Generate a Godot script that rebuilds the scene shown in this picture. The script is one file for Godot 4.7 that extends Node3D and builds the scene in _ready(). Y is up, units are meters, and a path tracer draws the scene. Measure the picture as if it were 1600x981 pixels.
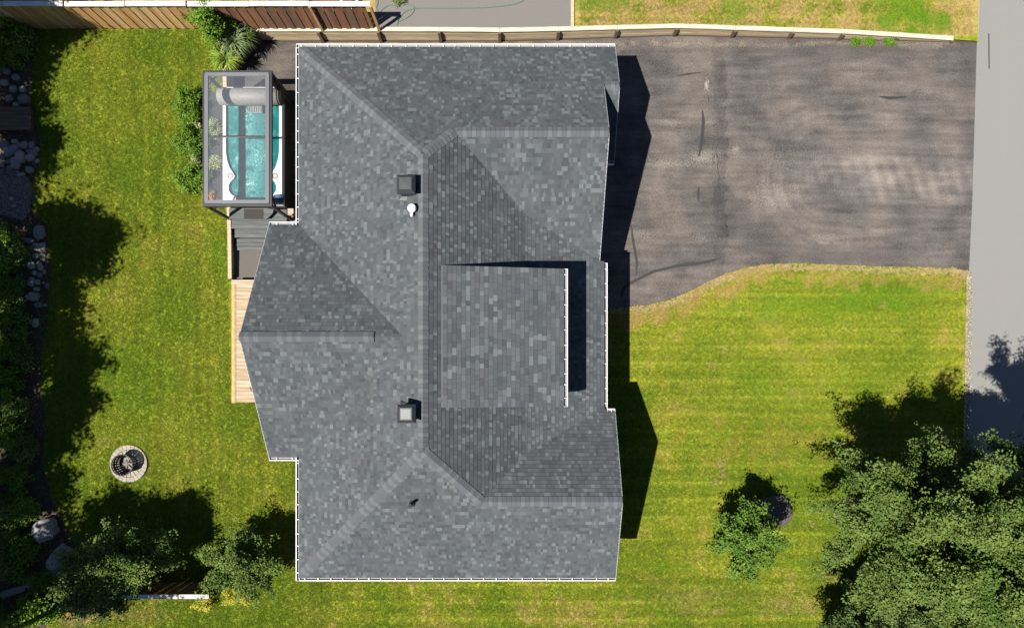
extends Node3D
# A bungalow seen straight down from a drone. World: x to the right of the picture, z down the picture, y up.
const F := 1110.0        # focal length in photo pixels
const H := 27.5          # height of the camera over the driveway
const CX := 800.0
const CY := 590.0        # the photo is cropped, so the point right below the camera lies under its middle
const EAVE := 2.85
const PITCH := 2.0 / 3.0

var rng := RandomNumberGenerator.new()
var taken := {}
var M := {}
var lawn_img: Image
const LX := -25.0
const LZ := -19.0
const LW := 48.0
const LH := 32.0

# ---------------------------------------------------------------- positions
func P(px: float, py: float, h: float = 0.0) -> Vector3:
	return Vector3((px - CX) / F * (H - h), h, (py - CY) / F * (H - h))

func back_h(x: float, z: float) -> float:      # the back lawn lies higher than the spa patio, most of all by the fence
	var a := 0.0
	if z < -12.0: a = 0.82
	elif z < -6.0: a = lerpf(0.82, 0.34, (z + 12.0) / 6.0)
	elif z < 4.0: a = lerpf(0.34, 0.0, (z + 6.0) / 10.0)
	return a * (1.0 - smoothstep(-10.6, -6.5, x)) + 0.02

func G(px: float, py: float) -> Vector3:       # a pixel on the back or front lawn
	var h := 0.0
	for i in 4:
		var p := P(px, py, h)
		h = back_h(p.x, p.z)
	return P(px, py, h)

func wall_top(x: float) -> float:              # top of the timber retaining wall along the neighbour's yard
	if x < -3.0: return 0.78
	if x < 7.0: return lerpf(0.78, 0.56, (x + 3.0) / 10.0)
	if x < 13.0: return lerpf(0.56, 0.44, (x - 7.0) / 6.0)
	return lerpf(0.44, 0.1, clampf((x - 13.0) / 4.3, 0, 1))

func wall_z(x: float) -> float:
	if x < 0.0: return -13.05
	if x < 6.3: return lerpf(-13.05, -13.28, x / 6.3)
	return lerpf(-13.28, -13.02, clampf((x - 6.3) / 10.9, 0, 1))

# ---------------------------------------------------------------- nodes
func numbered(called: String) -> String:
	if not taken.has(called):
		taken[called] = 0
		return called
	taken[called] += 1
	return "%s_%03d" % [called, taken[called]]

func thing(called: String, label: String, category: String, at := Vector3.ZERO, turn := 0.0, group := "") -> Node3D:
	var o := Node3D.new()
	o.name = numbered(called)
	add_child(o)
	o.position = at
	o.rotation.y = turn
	tag(o, label, category, group)
	return o

func tag(o: Node, label: String, category: String, group := "") -> void:
	o.set_meta("label", label)
	o.set_meta("category", category)
	if group != "": o.set_meta("group", group)

func put(called: String, mesh: Mesh, m: Material, parent: Node = self, at := Vector3.ZERO) -> MeshInstance3D:
	var o := MeshInstance3D.new()
	o.name = numbered(called) if parent == self else called
	o.mesh = mesh
	o.material_override = m
	o.position = at
	parent.add_child(o, true)
	return o

func structure(called: String, mesh: Mesh, m: Material) -> MeshInstance3D:
	var o := put(called, mesh, m)
	o.set_meta("kind", "structure")
	return o

# ---------------------------------------------------------------- mesh helpers
func begin() -> SurfaceTool:
	var st := SurfaceTool.new()
	st.begin(Mesh.PRIMITIVE_TRIANGLES)
	st.set_smooth_group(-1)
	return st

func done(st: SurfaceTool) -> ArrayMesh:
	st.generate_normals()
	return st.commit()

func tri(st: SurfaceTool, a: Vector3, b: Vector3, c: Vector3) -> void:
	st.add_vertex(a); st.add_vertex(b); st.add_vertex(c)

func quad(st: SurfaceTool, a: Vector3, b: Vector3, c: Vector3, d: Vector3) -> void:
	tri(st, a, b, c); tri(st, a, c, d)

func add_box(st: SurfaceTool, c: Vector3, s: Vector3, b := Basis.IDENTITY) -> void:
	var h := s * 0.5
	var v: Array[Vector3] = []
	for i in 8:
		v.append(c + b * Vector3(h.x if i & 1 else -h.x, h.y if i & 2 else -h.y, h.z if i & 4 else -h.z))
	quad(st, v[2], v[6], v[7], v[3]); quad(st, v[0], v[1], v[5], v[4])
	quad(st, v[0], v[2], v[3], v[1]); quad(st, v[4], v[5], v[7], v[6])
	quad(st, v[0], v[4], v[6], v[2]); quad(st, v[1], v[3], v[7], v[5])

func box_mesh(s: Vector3, c := Vector3.ZERO, b := Basis.IDENTITY) -> ArrayMesh:
	var st := begin()
	add_box(st, c, s, b)
	return done(st)

func along(a: Vector3, b: Vector3) -> Basis:   # x axis runs from a to b, y kept up where it can
	var x := (b - a).normalized()
	var up := Vector3.UP if absf(x.y) < 0.95 else Vector3.RIGHT
	var z := x.cross(up).normalized()
	return Basis(x, z.cross(x), z)

func add_bar(st: SurfaceTool, a: Vector3, b: Vector3, h: float, w: float) -> void:
	add_box(st, (a + b) * 0.5, Vector3(a.distance_to(b), h, w), along(a, b))

func add_tube(st: SurfaceTool, pts: Array, radii: Array, n := 8) -> void:
	var rings := []
	for i in pts.size():
		var d: Vector3 = (pts[mini(i + 1, pts.size() - 1)] - pts[maxi(i - 1, 0)]).normalized()
		var u := d.cross(Vector3(0.31, 0.9, 0.17)).normalized()
		if u.length() < 0.1: u = Vector3.RIGHT
		var w := d.cross(u).normalized()
		var r := []
		for k in n:
			var a := TAU * k / n
			r.append(pts[i] + (u * cos(a) + w * sin(a)) * radii[i])
		rings.append(r)
	for i in pts.size() - 1:
		for k in n:
			var k2 := (k + 1) % n
			quad(st, rings[i][k], rings[i][k2], rings[i + 1][k2], rings[i + 1][k])
	for e in [0, pts.size() - 1]:
		for k in range(1, n - 1):
			tri(st, rings[e][0], rings[e][k], rings[e][k + 1])

func tube_mesh(pts: Array, radii: Array, n := 8, smooth := true) -> ArrayMesh:
	var st := SurfaceTool.new()
	st.begin(Mesh.PRIMITIVE_TRIANGLES)
	st.set_smooth_group(0 if smooth else -1)
	add_tube(st, pts, radii, n)
	st.index()
	st.generate_normals()
	return st.commit()

func lathe(prof: Array, n := 20) -> ArrayMesh:   # prof: Vector2(radius, height)
	var st := begin()
	for i in prof.size() - 1:
		for k in n:
			var a := TAU * k / n
			var b := TAU * (k + 1) / n
			var p: Vector2 = prof[i]
			var q: Vector2 = prof[i + 1]
			quad(st, Vector3(cos(a) * p.x, p.y, sin(a) * p.x), Vector3(cos(b) * p.x, p.y, sin(b) * p.x), Vector3(cos(b) * q.x, q.y, sin(b) * q.x), Vector3(cos(a) * q.x, q.y, sin(a) * q.x))
	return done(st)

func flat_poly(st: SurfaceTool, poly: PackedVector2Array, y0: float, y1: float) -> void:   # a level slab: top at y1, bottom at y0
	var t := Geometry2D.triangulate_polygon(poly)
	for i in range(0, t.size(), 3):
		tri(st, v3(poly[t[i]], y1), v3(poly[t[i + 1]], y1), v3(poly[t[i + 2]], y1))
	for i in poly.size():
		var a := poly[i]
		var b := poly[(i + 1) % poly.size()]
		quad(st, v3(a, y0), v3(b, y0), v3(b, y1), v3(a, y1))

func v3(p: Vector2, y: float) -> Vector3:
	return Vector3(p.x, y, p.y)

func sheet(poly: PackedVector2Array, cell: float, hf: Callable, r: Rect2) -> ArrayMesh:   # ground sheet over poly, uv from world x and z
	var st := SurfaceTool.new()
	st.begin(Mesh.PRIMITIVE_TRIANGLES)
	var lo := poly[0]
	var hi := poly[0]
	for p in poly:
		lo = lo.min(p); hi = hi.max(p)
	var x := lo.x
	while x < hi.x:
		var z := lo.y
		while z < hi.y:
			var c := PackedVector2Array([Vector2(x, z), Vector2(x + cell, z), Vector2(x + cell, z + cell), Vector2(x, z + cell)])
			var n := 0
			for p in c:
				if Geometry2D.is_point_in_polygon(p, poly): n += 1
			var bits := [c] if n == 4 else Geometry2D.intersect_polygons(c, poly)
			for b in bits:
				var t := Geometry2D.triangulate_polygon(b)
				for i in range(0, t.size(), 3):
					var a0: Vector2 = b[t[i]]
					var a1: Vector2 = b[t[i + 1]]
					var a2: Vector2 = b[t[i + 2]]
					if (a1 - a0).cross(a2 - a0) < 0.0:
						var sw := a1
						a1 = a2
						a2 = sw
					for p in [a0, a1, a2]:
						var h: float = hf.call(p.x, p.y)
						var nx: float = hf.call(p.x + 0.05, p.y) - h
						var nz: float = hf.call(p.x, p.y + 0.05) - h
						st.set_normal(Vector3(-nx / 0.05, 1.0, -nz / 0.05).normalized())
						st.set_uv(Vector2((p.x - r.position.x) / r.size.x, (p.y - r.position.y) / r.size.y))
						st.add_vertex(Vector3(p.x, h, p.y))
			z += cell
		x += cell
	return st.commit()

# ---------------------------------------------------------------- colours, textures, materials
func lin(r: float, g: float, b: float) -> Color:
	return Color(r, g, b).linear_to_srgb()

func mat(c: Color, rough := 0.8, tex: Texture2D = null, scale := Vector3.ONE, metal := 0.0) -> StandardMaterial3D:
	var m := StandardMaterial3D.new()
	m.albedo_color = c
	m.roughness = rough
	m.metallic = metal
	m.cull_mode = BaseMaterial3D.CULL_DISABLED
	if tex:
		m.albedo_texture = tex
		m.uv1_triplanar = true
		m.uv1_world_triplanar = true
		m.uv1_scale = scale
	return m

func noise_bytes(seed_: int, freq: float, w: int, h: int, oct := 3) -> PackedByteArray:
	var n := FastNoiseLite.new()
	n.seed = seed_
	n.noise_type = FastNoiseLite.TYPE_SIMPLEX_SMOOTH
	n.frequency = freq
	n.fractal_octaves = oct
	var im := n.get_image(w, h, false, false, true)
	im.convert(Image.FORMAT_L8)
	return im.get_data()

func stretched(seed_: int, freq: float, w: int, h: int, sw: int, sh: int, oct := 3) -> PackedByteArray:
	var n := FastNoiseLite.new()
	n.seed = seed_
	n.noise_type = FastNoiseLite.TYPE_SIMPLEX_SMOOTH
	n.frequency = freq
	n.fractal_octaves = oct
	var im := n.get_image(sw, sh, false, false, true)
	im.convert(Image.FORMAT_L8)
	im.resize(w, h, Image.INTERPOLATE_CUBIC)
	return im.get_data()

func grain(seed_: int, freq: float, lo: float, hi: float, oct := 4, squeeze := Vector2i(1, 1)) -> ImageTexture:   # a repeating grey grain between lo and hi
	var n := FastNoiseLite.new()
	n.seed = seed_
	n.noise_type = FastNoiseLite.TYPE_SIMPLEX_SMOOTH
	n.frequency = freq
	n.fractal_octaves = oct
	var im := n.get_seamless_image(512 / squeeze.x, 512 / squeeze.y, false, false, 0.15, true)
	im.convert(Image.FORMAT_RGB8)
	if squeeze != Vector2i(1, 1): im.resize(512, 512, Image.INTERPOLATE_CUBIC)
	var d := im.get_data()
	for i in d.size():
		d[i] = int(clampf(lerpf(lo, hi, d[i] / 255.0), 0, 1) * 255.0)
	var out := Image.create_from_data(512, 512, false, Image.FORMAT_RGB8, d)
	out.generate_mipmaps()
	return ImageTexture.create_from_image(out)

func mapped(im: Image, rough := 0.95) -> StandardMaterial3D:
	var m := StandardMaterial3D.new()
	im.generate_mipmaps()
	m.albedo_texture = ImageTexture.create_from_image(im)
	m.roughness = rough
	m.metallic_specular = 0.2
	m.cull_mode = BaseMaterial3D.CULL_DISABLED
	return m

func blob(d: PackedByteArray, w: int, h: int, r: Rect2, at: Vector2, rx: float, rz: float, c: Vector3, k: float, nz: PackedByteArray) -> void:   # a stain or bare patch with a ragged edge
	var ppx := w / r.size.x
	var cx := (at.x - r.position.x) * ppx
	var cz := (at.y - r.position.y) * ppx
	var ex := rx * ppx
	var ez := rz * ppx
	for y in range(maxi(0, int(cz - ez * 1.6)), mini(h, int(cz + ez * 1.6) + 1)):
		for x in range(maxi(0, int(cx - ex * 1.6)), mini(w, int(cx + ex * 1.6) + 1)):
			var q := sqrt(pow((x - cx) / ex, 2) + pow((y - cz) / ez, 2))
			var i := y * w + x
			var t := clampf((1.15 - q + (nz[i] / 255.0 - 0.5) * 2.4) * 1.6, 0, 1) * k
			if t > 0.0:
				d[i * 3] = int(lerpf(d[i * 3], c.x, t))
				d[i * 3 + 1] = int(lerpf(d[i * 3 + 1], c.y, t))
				d[i * 3 + 2] = int(lerpf(d[i * 3 + 2], c.z, t))

func make_lawn_map() -> void:
	var w := 1536
	var h := 1024
	var big := noise_bytes(3, 0.006, w, h, 3)
	var mid := noise_bytes(5, 0.03, w, h, 3)
	var fine := noise_bytes(8, 0.22, w, h, 3)
	var row := stretched(11, 0.09, w, h, 48, h, 2)        # mowing lines along x
	var col := stretched(12, 0.07, w, h, w, 40, 2)        # mowing lines along z
	var d := PackedByteArray()
	d.resize(w * h * 3)
	var lush := LUSH
	var yell := YELL
	var dry := DRY
	for y in h:
		var z := LZ + LH * y / h
		var south := smoothstep(6.2, 9.5, z)
		var north := 1.0 if z < -13.2 else 0.0
		for x in w:
			var wx := LX + LW * x / w
			var i := y * w + x
			var b := big[i] / 255.0
			var m := mid[i] / 255.0
			var f := fine[i] / 255.0
			var back := wx < -7.0
			var s := (col[i] if back else row[i]) / 255.0 - 0.5
			var ln := pow(0.5 + 0.5 * sin((wx * 1.1 + 0.05 * m) * TAU / 1.3 if back else (z + 0.12 * (row[i] / 255.0)) * TAU / 0.66), 10.0)
			var t := (b - 0.5) * 1.1 + (m - 0.5) * 0.45 + (f - 0.5) * 0.7 + s * (0.3 if back else 0.45) + (0.40 if back else 0.5) + ln * (0.08 if back else 0.16)
			var c := lush.lerp(yell, clampf(t, 0, 1))
			var dr := 0.0
			if north > 0.0:
				dr = clampf(0.75 + (m - 0.5) * 2.2 + (f - 0.5) * 1.3 + (b - 0.5), 0.0, 1)
			else:
				dr = clampf((m - 0.6) * 1.4 + (b - 0.57) * 1.0 + (f - 0.5) * 0.45 + south * 0.45 * b, 0, 0.8)
			c = c.lerp(dry, dr * (0.4 if back and north < 0.5 else 1.0))
			var l := (0.82 if back else 0.86) + 0.28 * f + s * 0.08 + ln * (0.03 if back else 0.06)
			d[i * 3] = int(clampf(c.x * l, 0, 255))
			d[i * 3 + 1] = int(clampf(c.y * l, 0, 255))
			d[i * 3 + 2] = int(clampf(c.z * l, 0, 255))
	var r := Rect2(LX, LZ, LW, LH)
	var tan := Vector3(135, 115, 83)
	for a in [[1126, 724, .22, .14, .8], [1128, 742, .16, .2, .7], [1117, 752, .14, .16, .6], [1132, 547, .2, .16, .5], [1114, 571, .14, .14, .5], [1380, 475, .16, .16, .6], [1120, 955, .3, .12, .7], [1268, 818, .16, .12, .5], [1224, 946, .35, .2, .45], [1070, 950, .6, .25, .35], [160, 690, .35, .25, .4], [120, 960, .9, .45, .75], [215, 960, 1.2, .35, .4], [1300, 900, .5, .5, .35], [1090, 930, 1.6, .3, .35], [1240, 940, 1.8, .5, .3]]:
		var p := G(a[0], a[1])
		blob(d, w, h, r, Vector2(p.x, p.z), a[2], a[3], tan, a[4], fine)
	for a in [[205, 605, .5, .1, .35], [165, 605, .35, .1, .3], [375, 440, .5, .7, .4], [190, 520, .5, .4, .2], [240, 390, .6, .9, .22], [1060, 640, 1.4, 1.2, .2], [1215, 690, 2.2, .9, .3], [1000, 900, 1.6, .3, .3]]:
		var p := G(a[0], a[1])
		blob(d, w, h, r, Vector2(p.x, p.z), a[2], a[3], Vector3(123, 107, 51), a[4], mid)
	for a in [[1260, 480, 3.5, .5, .5], [1400, 455, 2.0, .6, .5], [1250, 600, 2.2, 1.0, .3], [1230, 880, 1.0, .12, .7], [1040, 885, .8, .18, .6], [345, 400, .4, 1.2, .5], [200, 600, 2.0, 2.0, .25], [1420, 10, 1.3, 1.1, .8], [1455, 30, 1.0, .6, .7], [1150, 15, .7, .4, .5], [930, 8, 1.0, .4, .5]]:
		var p := G(a[0], a[1]) if a[1] > 50 else P(a[0], a[1], 0.45)
		blob(d, w, h, r, Vector2(p.x, p.z), a[2], a[3], GREEN_PATCH, a[4], mid)
	# the worn strip where the grass meets the driveway
	var cur := curve_world()
	for k in cur.size() - 1:
		for j in 12:
			var p := cur[k].lerp(cur[k + 1], j / 12.0)
			blob(d, w, h, r, p + Vector2(0, 0.12), 0.22, 0.16, Vector3(142, 126, 92), 0.45, fine)
			if j % 3 == 0: blob(d, w, h, r, p + Vector2(0.05, 0.5), 0.5, 0.35, Vector3(129, 112, 64), 0.3, mid)
	for k in 90:
		blob(d, w, h, r, Vector2(17.75, -13.0 + k * 0.3 if k > 34 else 30.0), 0.12, 0.25, Vector3(129, 115, 64), 0.5, fine)
	lawn_img = Image.create_from_data(w, h, false, Image.FORMAT_RGB8, d)

func curve_world() -> PackedVector2Array:
	var out := PackedVector2Array()
	for a in [[940, 482], [980, 480], [1010, 477], [1045, 469], [1075, 457], [1105, 441], [1135, 428], [1165, 418], [1200, 413], [1245, 411.5], [1300, 413.5], [1370, 416], [1440, 418], [1490, 419.5], [1515, 424]]:
		var p := P(a[0], a[1])
		out.append(Vector2(p.x, p.z))
	return out

func make_asphalt_map(r: Rect2) -> Image:
	var w := 1400
	var h := int(w * r.size.y / r.size.x)
	var big := noise_bytes(21, 0.008, w, h, 3)
	var mid := noise_bytes(22, 0.035, w, h, 3)
	var fine := noise_bytes(23, 0.35, w, h, 2)
	var row := stretched(24, 0.06, w, h, 200, h, 4)
	var d := PackedByteArray()
	d.resize(w * h * 3)
	var warm := ASPH
	for y in h:
		var z := r.position.y + r.size.y * y / h
		for x in w:
			var wx := r.position.x + r.size.x * x / w
			var i := y * w + x
			var v := (big[i] - 128.0) * 0.11 + (mid[i] - 128.0) * 0.05 + (fine[i] - 128.0) * 0.12 + (row[i] - 128.0) * 0.085 + rng.randf_range(-7.0, 7.0)
			# scrubbed, paler arcs that tyres turning in from the road left behind
			var sx := clampf(wx, 12.2, 19.0)
			var sd := Vector2(wx - sx, (z + 7.75) * 0.92 - (sx - 12.2) * 0.03).length() + (mid[i] - 128.0) * 0.0005
			if sd < 3.2:
				var w2 := smoothstep(3.2, 2.2, sd) * (0.35 + 0.9 * big[i] / 255.0)
				v += w2 * (3.0 + 3.2 * sin(sd * 11.0) + 2.4 * sin(sd * 25.0 + 1.0))
				v += smoothstep(2.0, 0.6, sd) * 5.0
				if sd < 1.0: v += smoothstep(1.0, 0.4, sd) * (8.0 + 6.0 * sin((wx + z * z * 0.02) * 12.0)) * (0.3 + big[i] / 255.0)
			if absf(wx - 8.05 + (mid[i] - 128.0) * 0.0018) < 0.24: v -= 8.0    # seam between two lays of asphalt
			if wx < -7.0: v -= 8.0
			var g := warm + Vector3(v, v * 0.96, v * 0.92)
			var tint := (big[i] - 128.0) * 0.015
			d[i * 3] = int(clampf(g.x + tint, 10, 255))
			d[i * 3 + 1] = int(clampf(g.y, 10, 255))
			d[i * 3 + 2] = int(clampf(g.z - tint, 10, 255))
	for a in [[1104, 132, .08, .18, .9], [1100, 245, .5, .25, .45], [1060, 255, .6, .12, .35], [1000, 365, .5, .16, .3], [1095, 370, .3, .2, .3], [1040, 190, .5, .12, .3], [1108, 190, .3, .1, .3], [1215, 305, .7, .5, .25], [1240, 250, .9, .4, .18], [1180, 330, .2, .7, .2], [1300, 370, .9, .1, .25], [1030, 255, .5, .2, .3], [1150, 232, .12, .12, .5], [990, 250, .3, .3, .3]]:
		var p := P(a[0], a[1])
		blob(d, w, h, r, Vector2(p.x, p.z), a[2], a[3], Vector3(136, 132, 123), a[4], fine)
	for k in 60:                                           # sand washed out below the retaining wall
		var p := P(480 + k * 17, 66 + rng.randf() * 5)
		blob(d, w, h, r, Vector2(p.x, p.z), rng.randf_range(.15, .5), rng.randf_range(.05, .12), Vector3(132, 121, 101), rng.randf_range(.1, .5), fine)
	for a in [[1210, 350, 2.5, .7, .25], [1300, 75, 4.0, .4, .3], [1400, 330, 2.0, .5, .22], [1380, 215, 2.4, .4, .22], [1515, 180, .3, 3.0, .35], [1300, 395, 3.0, .4, .3]]:
		var p := P(a[0], a[1])
		blob(d, w, h, r, Vector2(p.x, p.z), a[2], a[3], Vector3(64, 61, 61), a[4], mid)
	return Image.create_from_data(w, h, false, Image.FORMAT_RGB8, d)

const LUSH := Vector3(80, 98, 24)
const YELL := Vector3(114, 118, 36)
const DRY := Vector3(132, 115, 70)
const GREEN_PATCH := Vector3(77, 107, 21)
const ASPH := Vector3(80, 76, 74)

func make_materials() -> void:
	M.grit = grain(31, 0.11, 0.72, 1.15, 4)
	M.speck = grain(35, 0.3, 0.7, 1.16, 3)
	M.soft = grain(32, 0.02, 0.8, 1.1, 3)
	M.streak = grain(33, 0.05, 0.62, 1.15, 4, Vector2i(16, 1))
	M.streak_v = grain(34, 0.05, 0.62, 1.15, 4, Vector2i(1, 16))
	M.shingle = mat(Color.WHITE, 0.95, M.grit, Vector3(1.3, 1.3, 1.3))
	M.shingle.vertex_color_use_as_albedo = true
	M.shingle.metallic_specular = 0.25
	M.sheathing = mat(lin(0.08, 0.085, 0.088), 0.95)
	M.white = mat(lin(0.62, 0.63, 0.64), 0.5)
	M.trough = mat(lin(0.22, 0.22, 0.225), 0.9, M.grit, Vector3.ONE * 2.0)
	M.cap_cream = mat(lin(0.5, 0.45, 0.36), 0.75, M.streak, Vector3(0.6, 2.0, 2.0))
	M.trim = mat(lin(0.308, 0.3192, 0.3248), 0.5)
	M.siding = mat(lin(0.2352, 0.2408, 0.2408), 0.7, M.soft, Vector3.ONE * 0.4)
	M.door = mat(lin(0.336, 0.336, 0.336), 0.5)
	M.vent = mat(lin(0.0252, 0.02912, 0.0336), 0.5)
	M.vent_top = mat(lin(0.11, 0.12, 0.125), 0.5)
	M.pipe = mat(lin(0.0084, 0.0084, 0.00896), 0.6)
	M.dark_metal = mat(lin(0.0196, 0.02072, 0.02408), 0.42)
	M.frame_light = mat(lin(0.0896, 0.0924, 0.1008), 0.5)
	M.concrete = mat(lin(0.0896, 0.0812, 0.0728), 0.9, M.grit, Vector3.ONE * 0.7)
	M.road = mat(lin(0.175, 0.175, 0.17), 0.95, M.speck, Vector3.ONE * 0.45)
	M.gravel_edge = mat(lin(0.24, 0.22, 0.185), 0.95, M.grit, Vector3.ONE * 2.0)
	M.soil = mat(lin(0.045, 0.036, 0.025), 1.0, M.grit, Vector3.ONE * 0.8)
	M.mulch = mat(lin(0.0336, 0.03136, 0.02912), 1.0, M.grit, Vector3.ONE * 2.0)
	M.path_gravel = mat(lin(0.14, 0.13, 0.115), 0.95, M.grit, Vector3.ONE * 2.0)
	M.crack = mat(lin(0.0168, 0.0168, 0.0168), 0.8)
	M.neighbour_asphalt = mat(lin(0.1344, 0.126, 0.1204), 0.95, M.grit, Vector3.ONE * 0.55)
	M.bark = mat(lin(0.0504, 0.0392, 0.0308), 0.95, M.streak, Vector3.ONE * 1.5)
	M.leaf = mat(Color.WHITE, 0.55)
	M.leaf.vertex_color_use_as_albedo = true
	M.leaf.metallic_specular = 0.15
	M.leaf.backlight_enabled = true
	M.leaf.backlight = Color(.35, .42, .12)
	M.grass = mat(Color.WHITE, 0.8)
	M.grass.vertex_color_use_as_albedo = true
	M.grass.metallic_specular = 0.2
	M.grass.backlight_enabled = true
	M.grass.backlight = Color(.3, .36, .1)
	M.pine = []
	for c in [[0.448, 0.358, 0.233], [0.502, 0.403, 0.269], [0.403, 0.305, 0.188], [0.475, 0.358, 0.215]]:
		M.pine.append(mat(lin(c[0], c[1], c[2]), 0.8, M.streak, Vector3(0.6, 2.5, 2.5)))
	M.deck_pine = []
	for c in [[0.37, 0.283, 0.185], [0.407, 0.32, 0.222], [0.339, 0.246, 0.148], [0.382, 0.283, 0.179]]:
		M.deck_pine.append(mat(lin(c[0], c[1], c[2]), 0.75, M.streak, Vector3(0.7, 0.7, 3.0)))
	M.cedar_new = []
	for c in [[0.514, 0.291, 0.0994], [0.562, 0.335, 0.127], [0.465, 0.246, 0.0814], [0.612, 0.402, 0.181], [0.49, 0.301, 0.136]]:
		M.cedar_new.append(mat(lin(c[0], c[1], c[2]), 0.85, M.streak_v, Vector3(2.5, 0.5, 2.5)))
	M.cedar_old = []
	for c in [[0.216, 0.0941, 0.0462], [0.176, 0.0941, 0.0546], [0.261, 0.122, 0.0588], [0.147, 0.08, 0.0504], [0.238, 0.0988, 0.0504]]:
		M.cedar_old.append(mat(lin(c[0], c[1], c[2]), 0.85, M.streak_v, Vector3(2.5, 0.5, 2.5)))
	M.cap_white = mat(lin(0.6, 0.59, 0.57), 0.7, M.streak, Vector3(0.6, 2.0, 2.0))
	M.post = mat(lin(0.0896, 0.056, 0.0308), 0.9, M.streak_v, Vector3(2.0, 0.5, 2.0))
	M.wall_brown = mat(lin(0.112, 0.0756, 0.0476), 0.9, M.streak, Vector3(0.6, 2.5, 2.5))
	M.composite = []
	for c in [[0.0728, 0.0812, 0.084], [0.0644, 0.0728, 0.0756], [0.0812, 0.0896, 0.0924]]:
		M.composite.append(mat(lin(c[0], c[1], c[2]), 0.7, M.streak, Vector3(0.7, 3.0, 3.0)))
	M.stone = []
	for c in [[0.168, 0.168, 0.176], [0.21, 0.206, 0.202], [0.126, 0.13, 0.143], [0.252, 0.227, 0.21], [0.185, 0.176, 0.168]]:
		M.stone.append(mat(lin(c[0], c[1], c[2]), 0.9, M.soft, Vector3.ONE * 1.6))
	M.stone.append(mat(lin(0.075, 0.068, 0.062), 0.9, M.grit, Vector3.ONE * 1.6))  # darker stone for the big boulder, the young tree's shade put into its colour
	M.paver = []
	for c in [[0.2576, 0.2352, 0.196], [0.28, 0.2576, 0.2184], [0.2352, 0.2128, 0.1736]]:
		M.paver.append(mat(lin(c[0], c[1], c[2]), 0.9, M.grit, Vector3.ONE * 1.2))
	M.rust = mat(lin(0.0196, 0.01456, 0.01232), 0.7, M.grit, Vector3.ONE * 2.0)
	M.ash = mat(lin(0.2016, 0.1792, 0.1568), 1.0, M.grit, Vector3.ONE * 3.0)
	M.shell = mat(lin(0.5, 0.51, 0.51), 0.3)
	M.blue = mat(lin(0.0392, 0.0728, 0.1512), 0.4)
	M.skirt = mat(lin(0.0168, 0.01568, 0.01512), 0.7)
	M.vinyl = mat(lin(0.1904, 0.1848, 0.1792), 0.6, M.soft, Vector3.ONE)
	M.hose = mat(lin(0.0224, 0.1232, 0.0728), 0.5)

# ---------------------------------------------------------------- the house
func V(x: float, h: float, z: float) -> Vector3:
	return Vector3(x, h, z)

var weather := FastNoiseLite.new()
const TONES := [[0.065, 0.073, 0.081, 32], [0.072, 0.082, 0.089, 32], [0.059, 0.068, 0.075, 26], [0.084, 0.094, 0.103, 15], [0.104, 0.117, 0.125, 11], [0.052, 0.059, 0.068, 11]]

func shingle_tone(at := Vector3.ZERO) -> Color:
	var fade := 1.0 + 0.13 * weather.get_noise_2d(at.x, at.z)
	var k := rng.randi() % 127
	for t in TONES:
		k -= t[3]
		if k < 0:
			var j := rng.randf_range(0.93, 1.07) * fade
			return Color(t[0] * j, t[1] * j, t[2] * j)
	return Color(.07, .075, .08)

# Courses of shingle tabs over a sloping face; up is the direction up the slope, each tab a thin wedge clipped to the face's outline.
func shingle_face(st: SurfaceTool, pts: Array, along_eave: Vector3, low: Vector3) -> void:
	var n: Vector3 = (pts[1] - pts[0]).cross(pts[2] - pts[0]).normalized()
	if n.y < 0: n = -n
	var u := along_eave.normalized()
	var v := n.cross(u).normalized()
	if v.y < 0: v = -v
	var poly := PackedVector2Array()
	var lo := Vector2(1e9, 1e9)
	var hi := -lo
	for p in pts:
		var q := Vector2((p - low).dot(u), (p - low).dot(v))
		poly.append(q)
		lo = lo.min(q); hi = hi.max(q)
	var e := 0.143
	var y := floorf(lo.y / e) * e
	while y < hi.y:
		var x := lo.x - rng.randf() * 0.4
		while x < hi.x:
			var w: float = [0.07, 0.09, 0.11, 0.14, 0.19][rng.randi() % 5]
			var r := PackedVector2Array([Vector2(x, y), Vector2(x + w, y), Vector2(x + w, y + e), Vector2(x, y + e)])
			var inside := 0
			for p in r:
				if Geometry2D.is_point_in_polygon(p, poly): inside += 1
			var bits := [r] if inside == 4 else Geometry2D.intersect_polygons(r, poly)
			var c := shingle_tone(low + u * x + v * y)
			var thick := 0.018 if c.r > 0.08 else rng.randf_range(0.010, 0.014)
			for b in bits:
				st.set_color(c)
				var t3: Array[Vector3] = []
				for p in b:
					t3.append(low + u * p.x + v * p.y + n * (0.012 + thick * (1.0 - (p.y - y) / e)))
				for k in range(1, t3.size() - 1):
					tri(st, t3[0], t3[k], t3[k + 1])
				for k in b.size():                                   # the butt edge that throws the fine shadow line, and the sides
					var k2: int = (k + 1) % b.size()
					var a2: Vector2 = b[k]
					var b2: Vector2 = b[k2]
					if absf(a2.y - y) < 0.002 and absf(b2.y - y) < 0.002:
						quad(st, low + u * a2.x + v * a2.y + n * 0.004, low + u * b2.x + v * b2.y + n * 0.004, t3[k2], t3[k])
			x += w
		y += e

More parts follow.
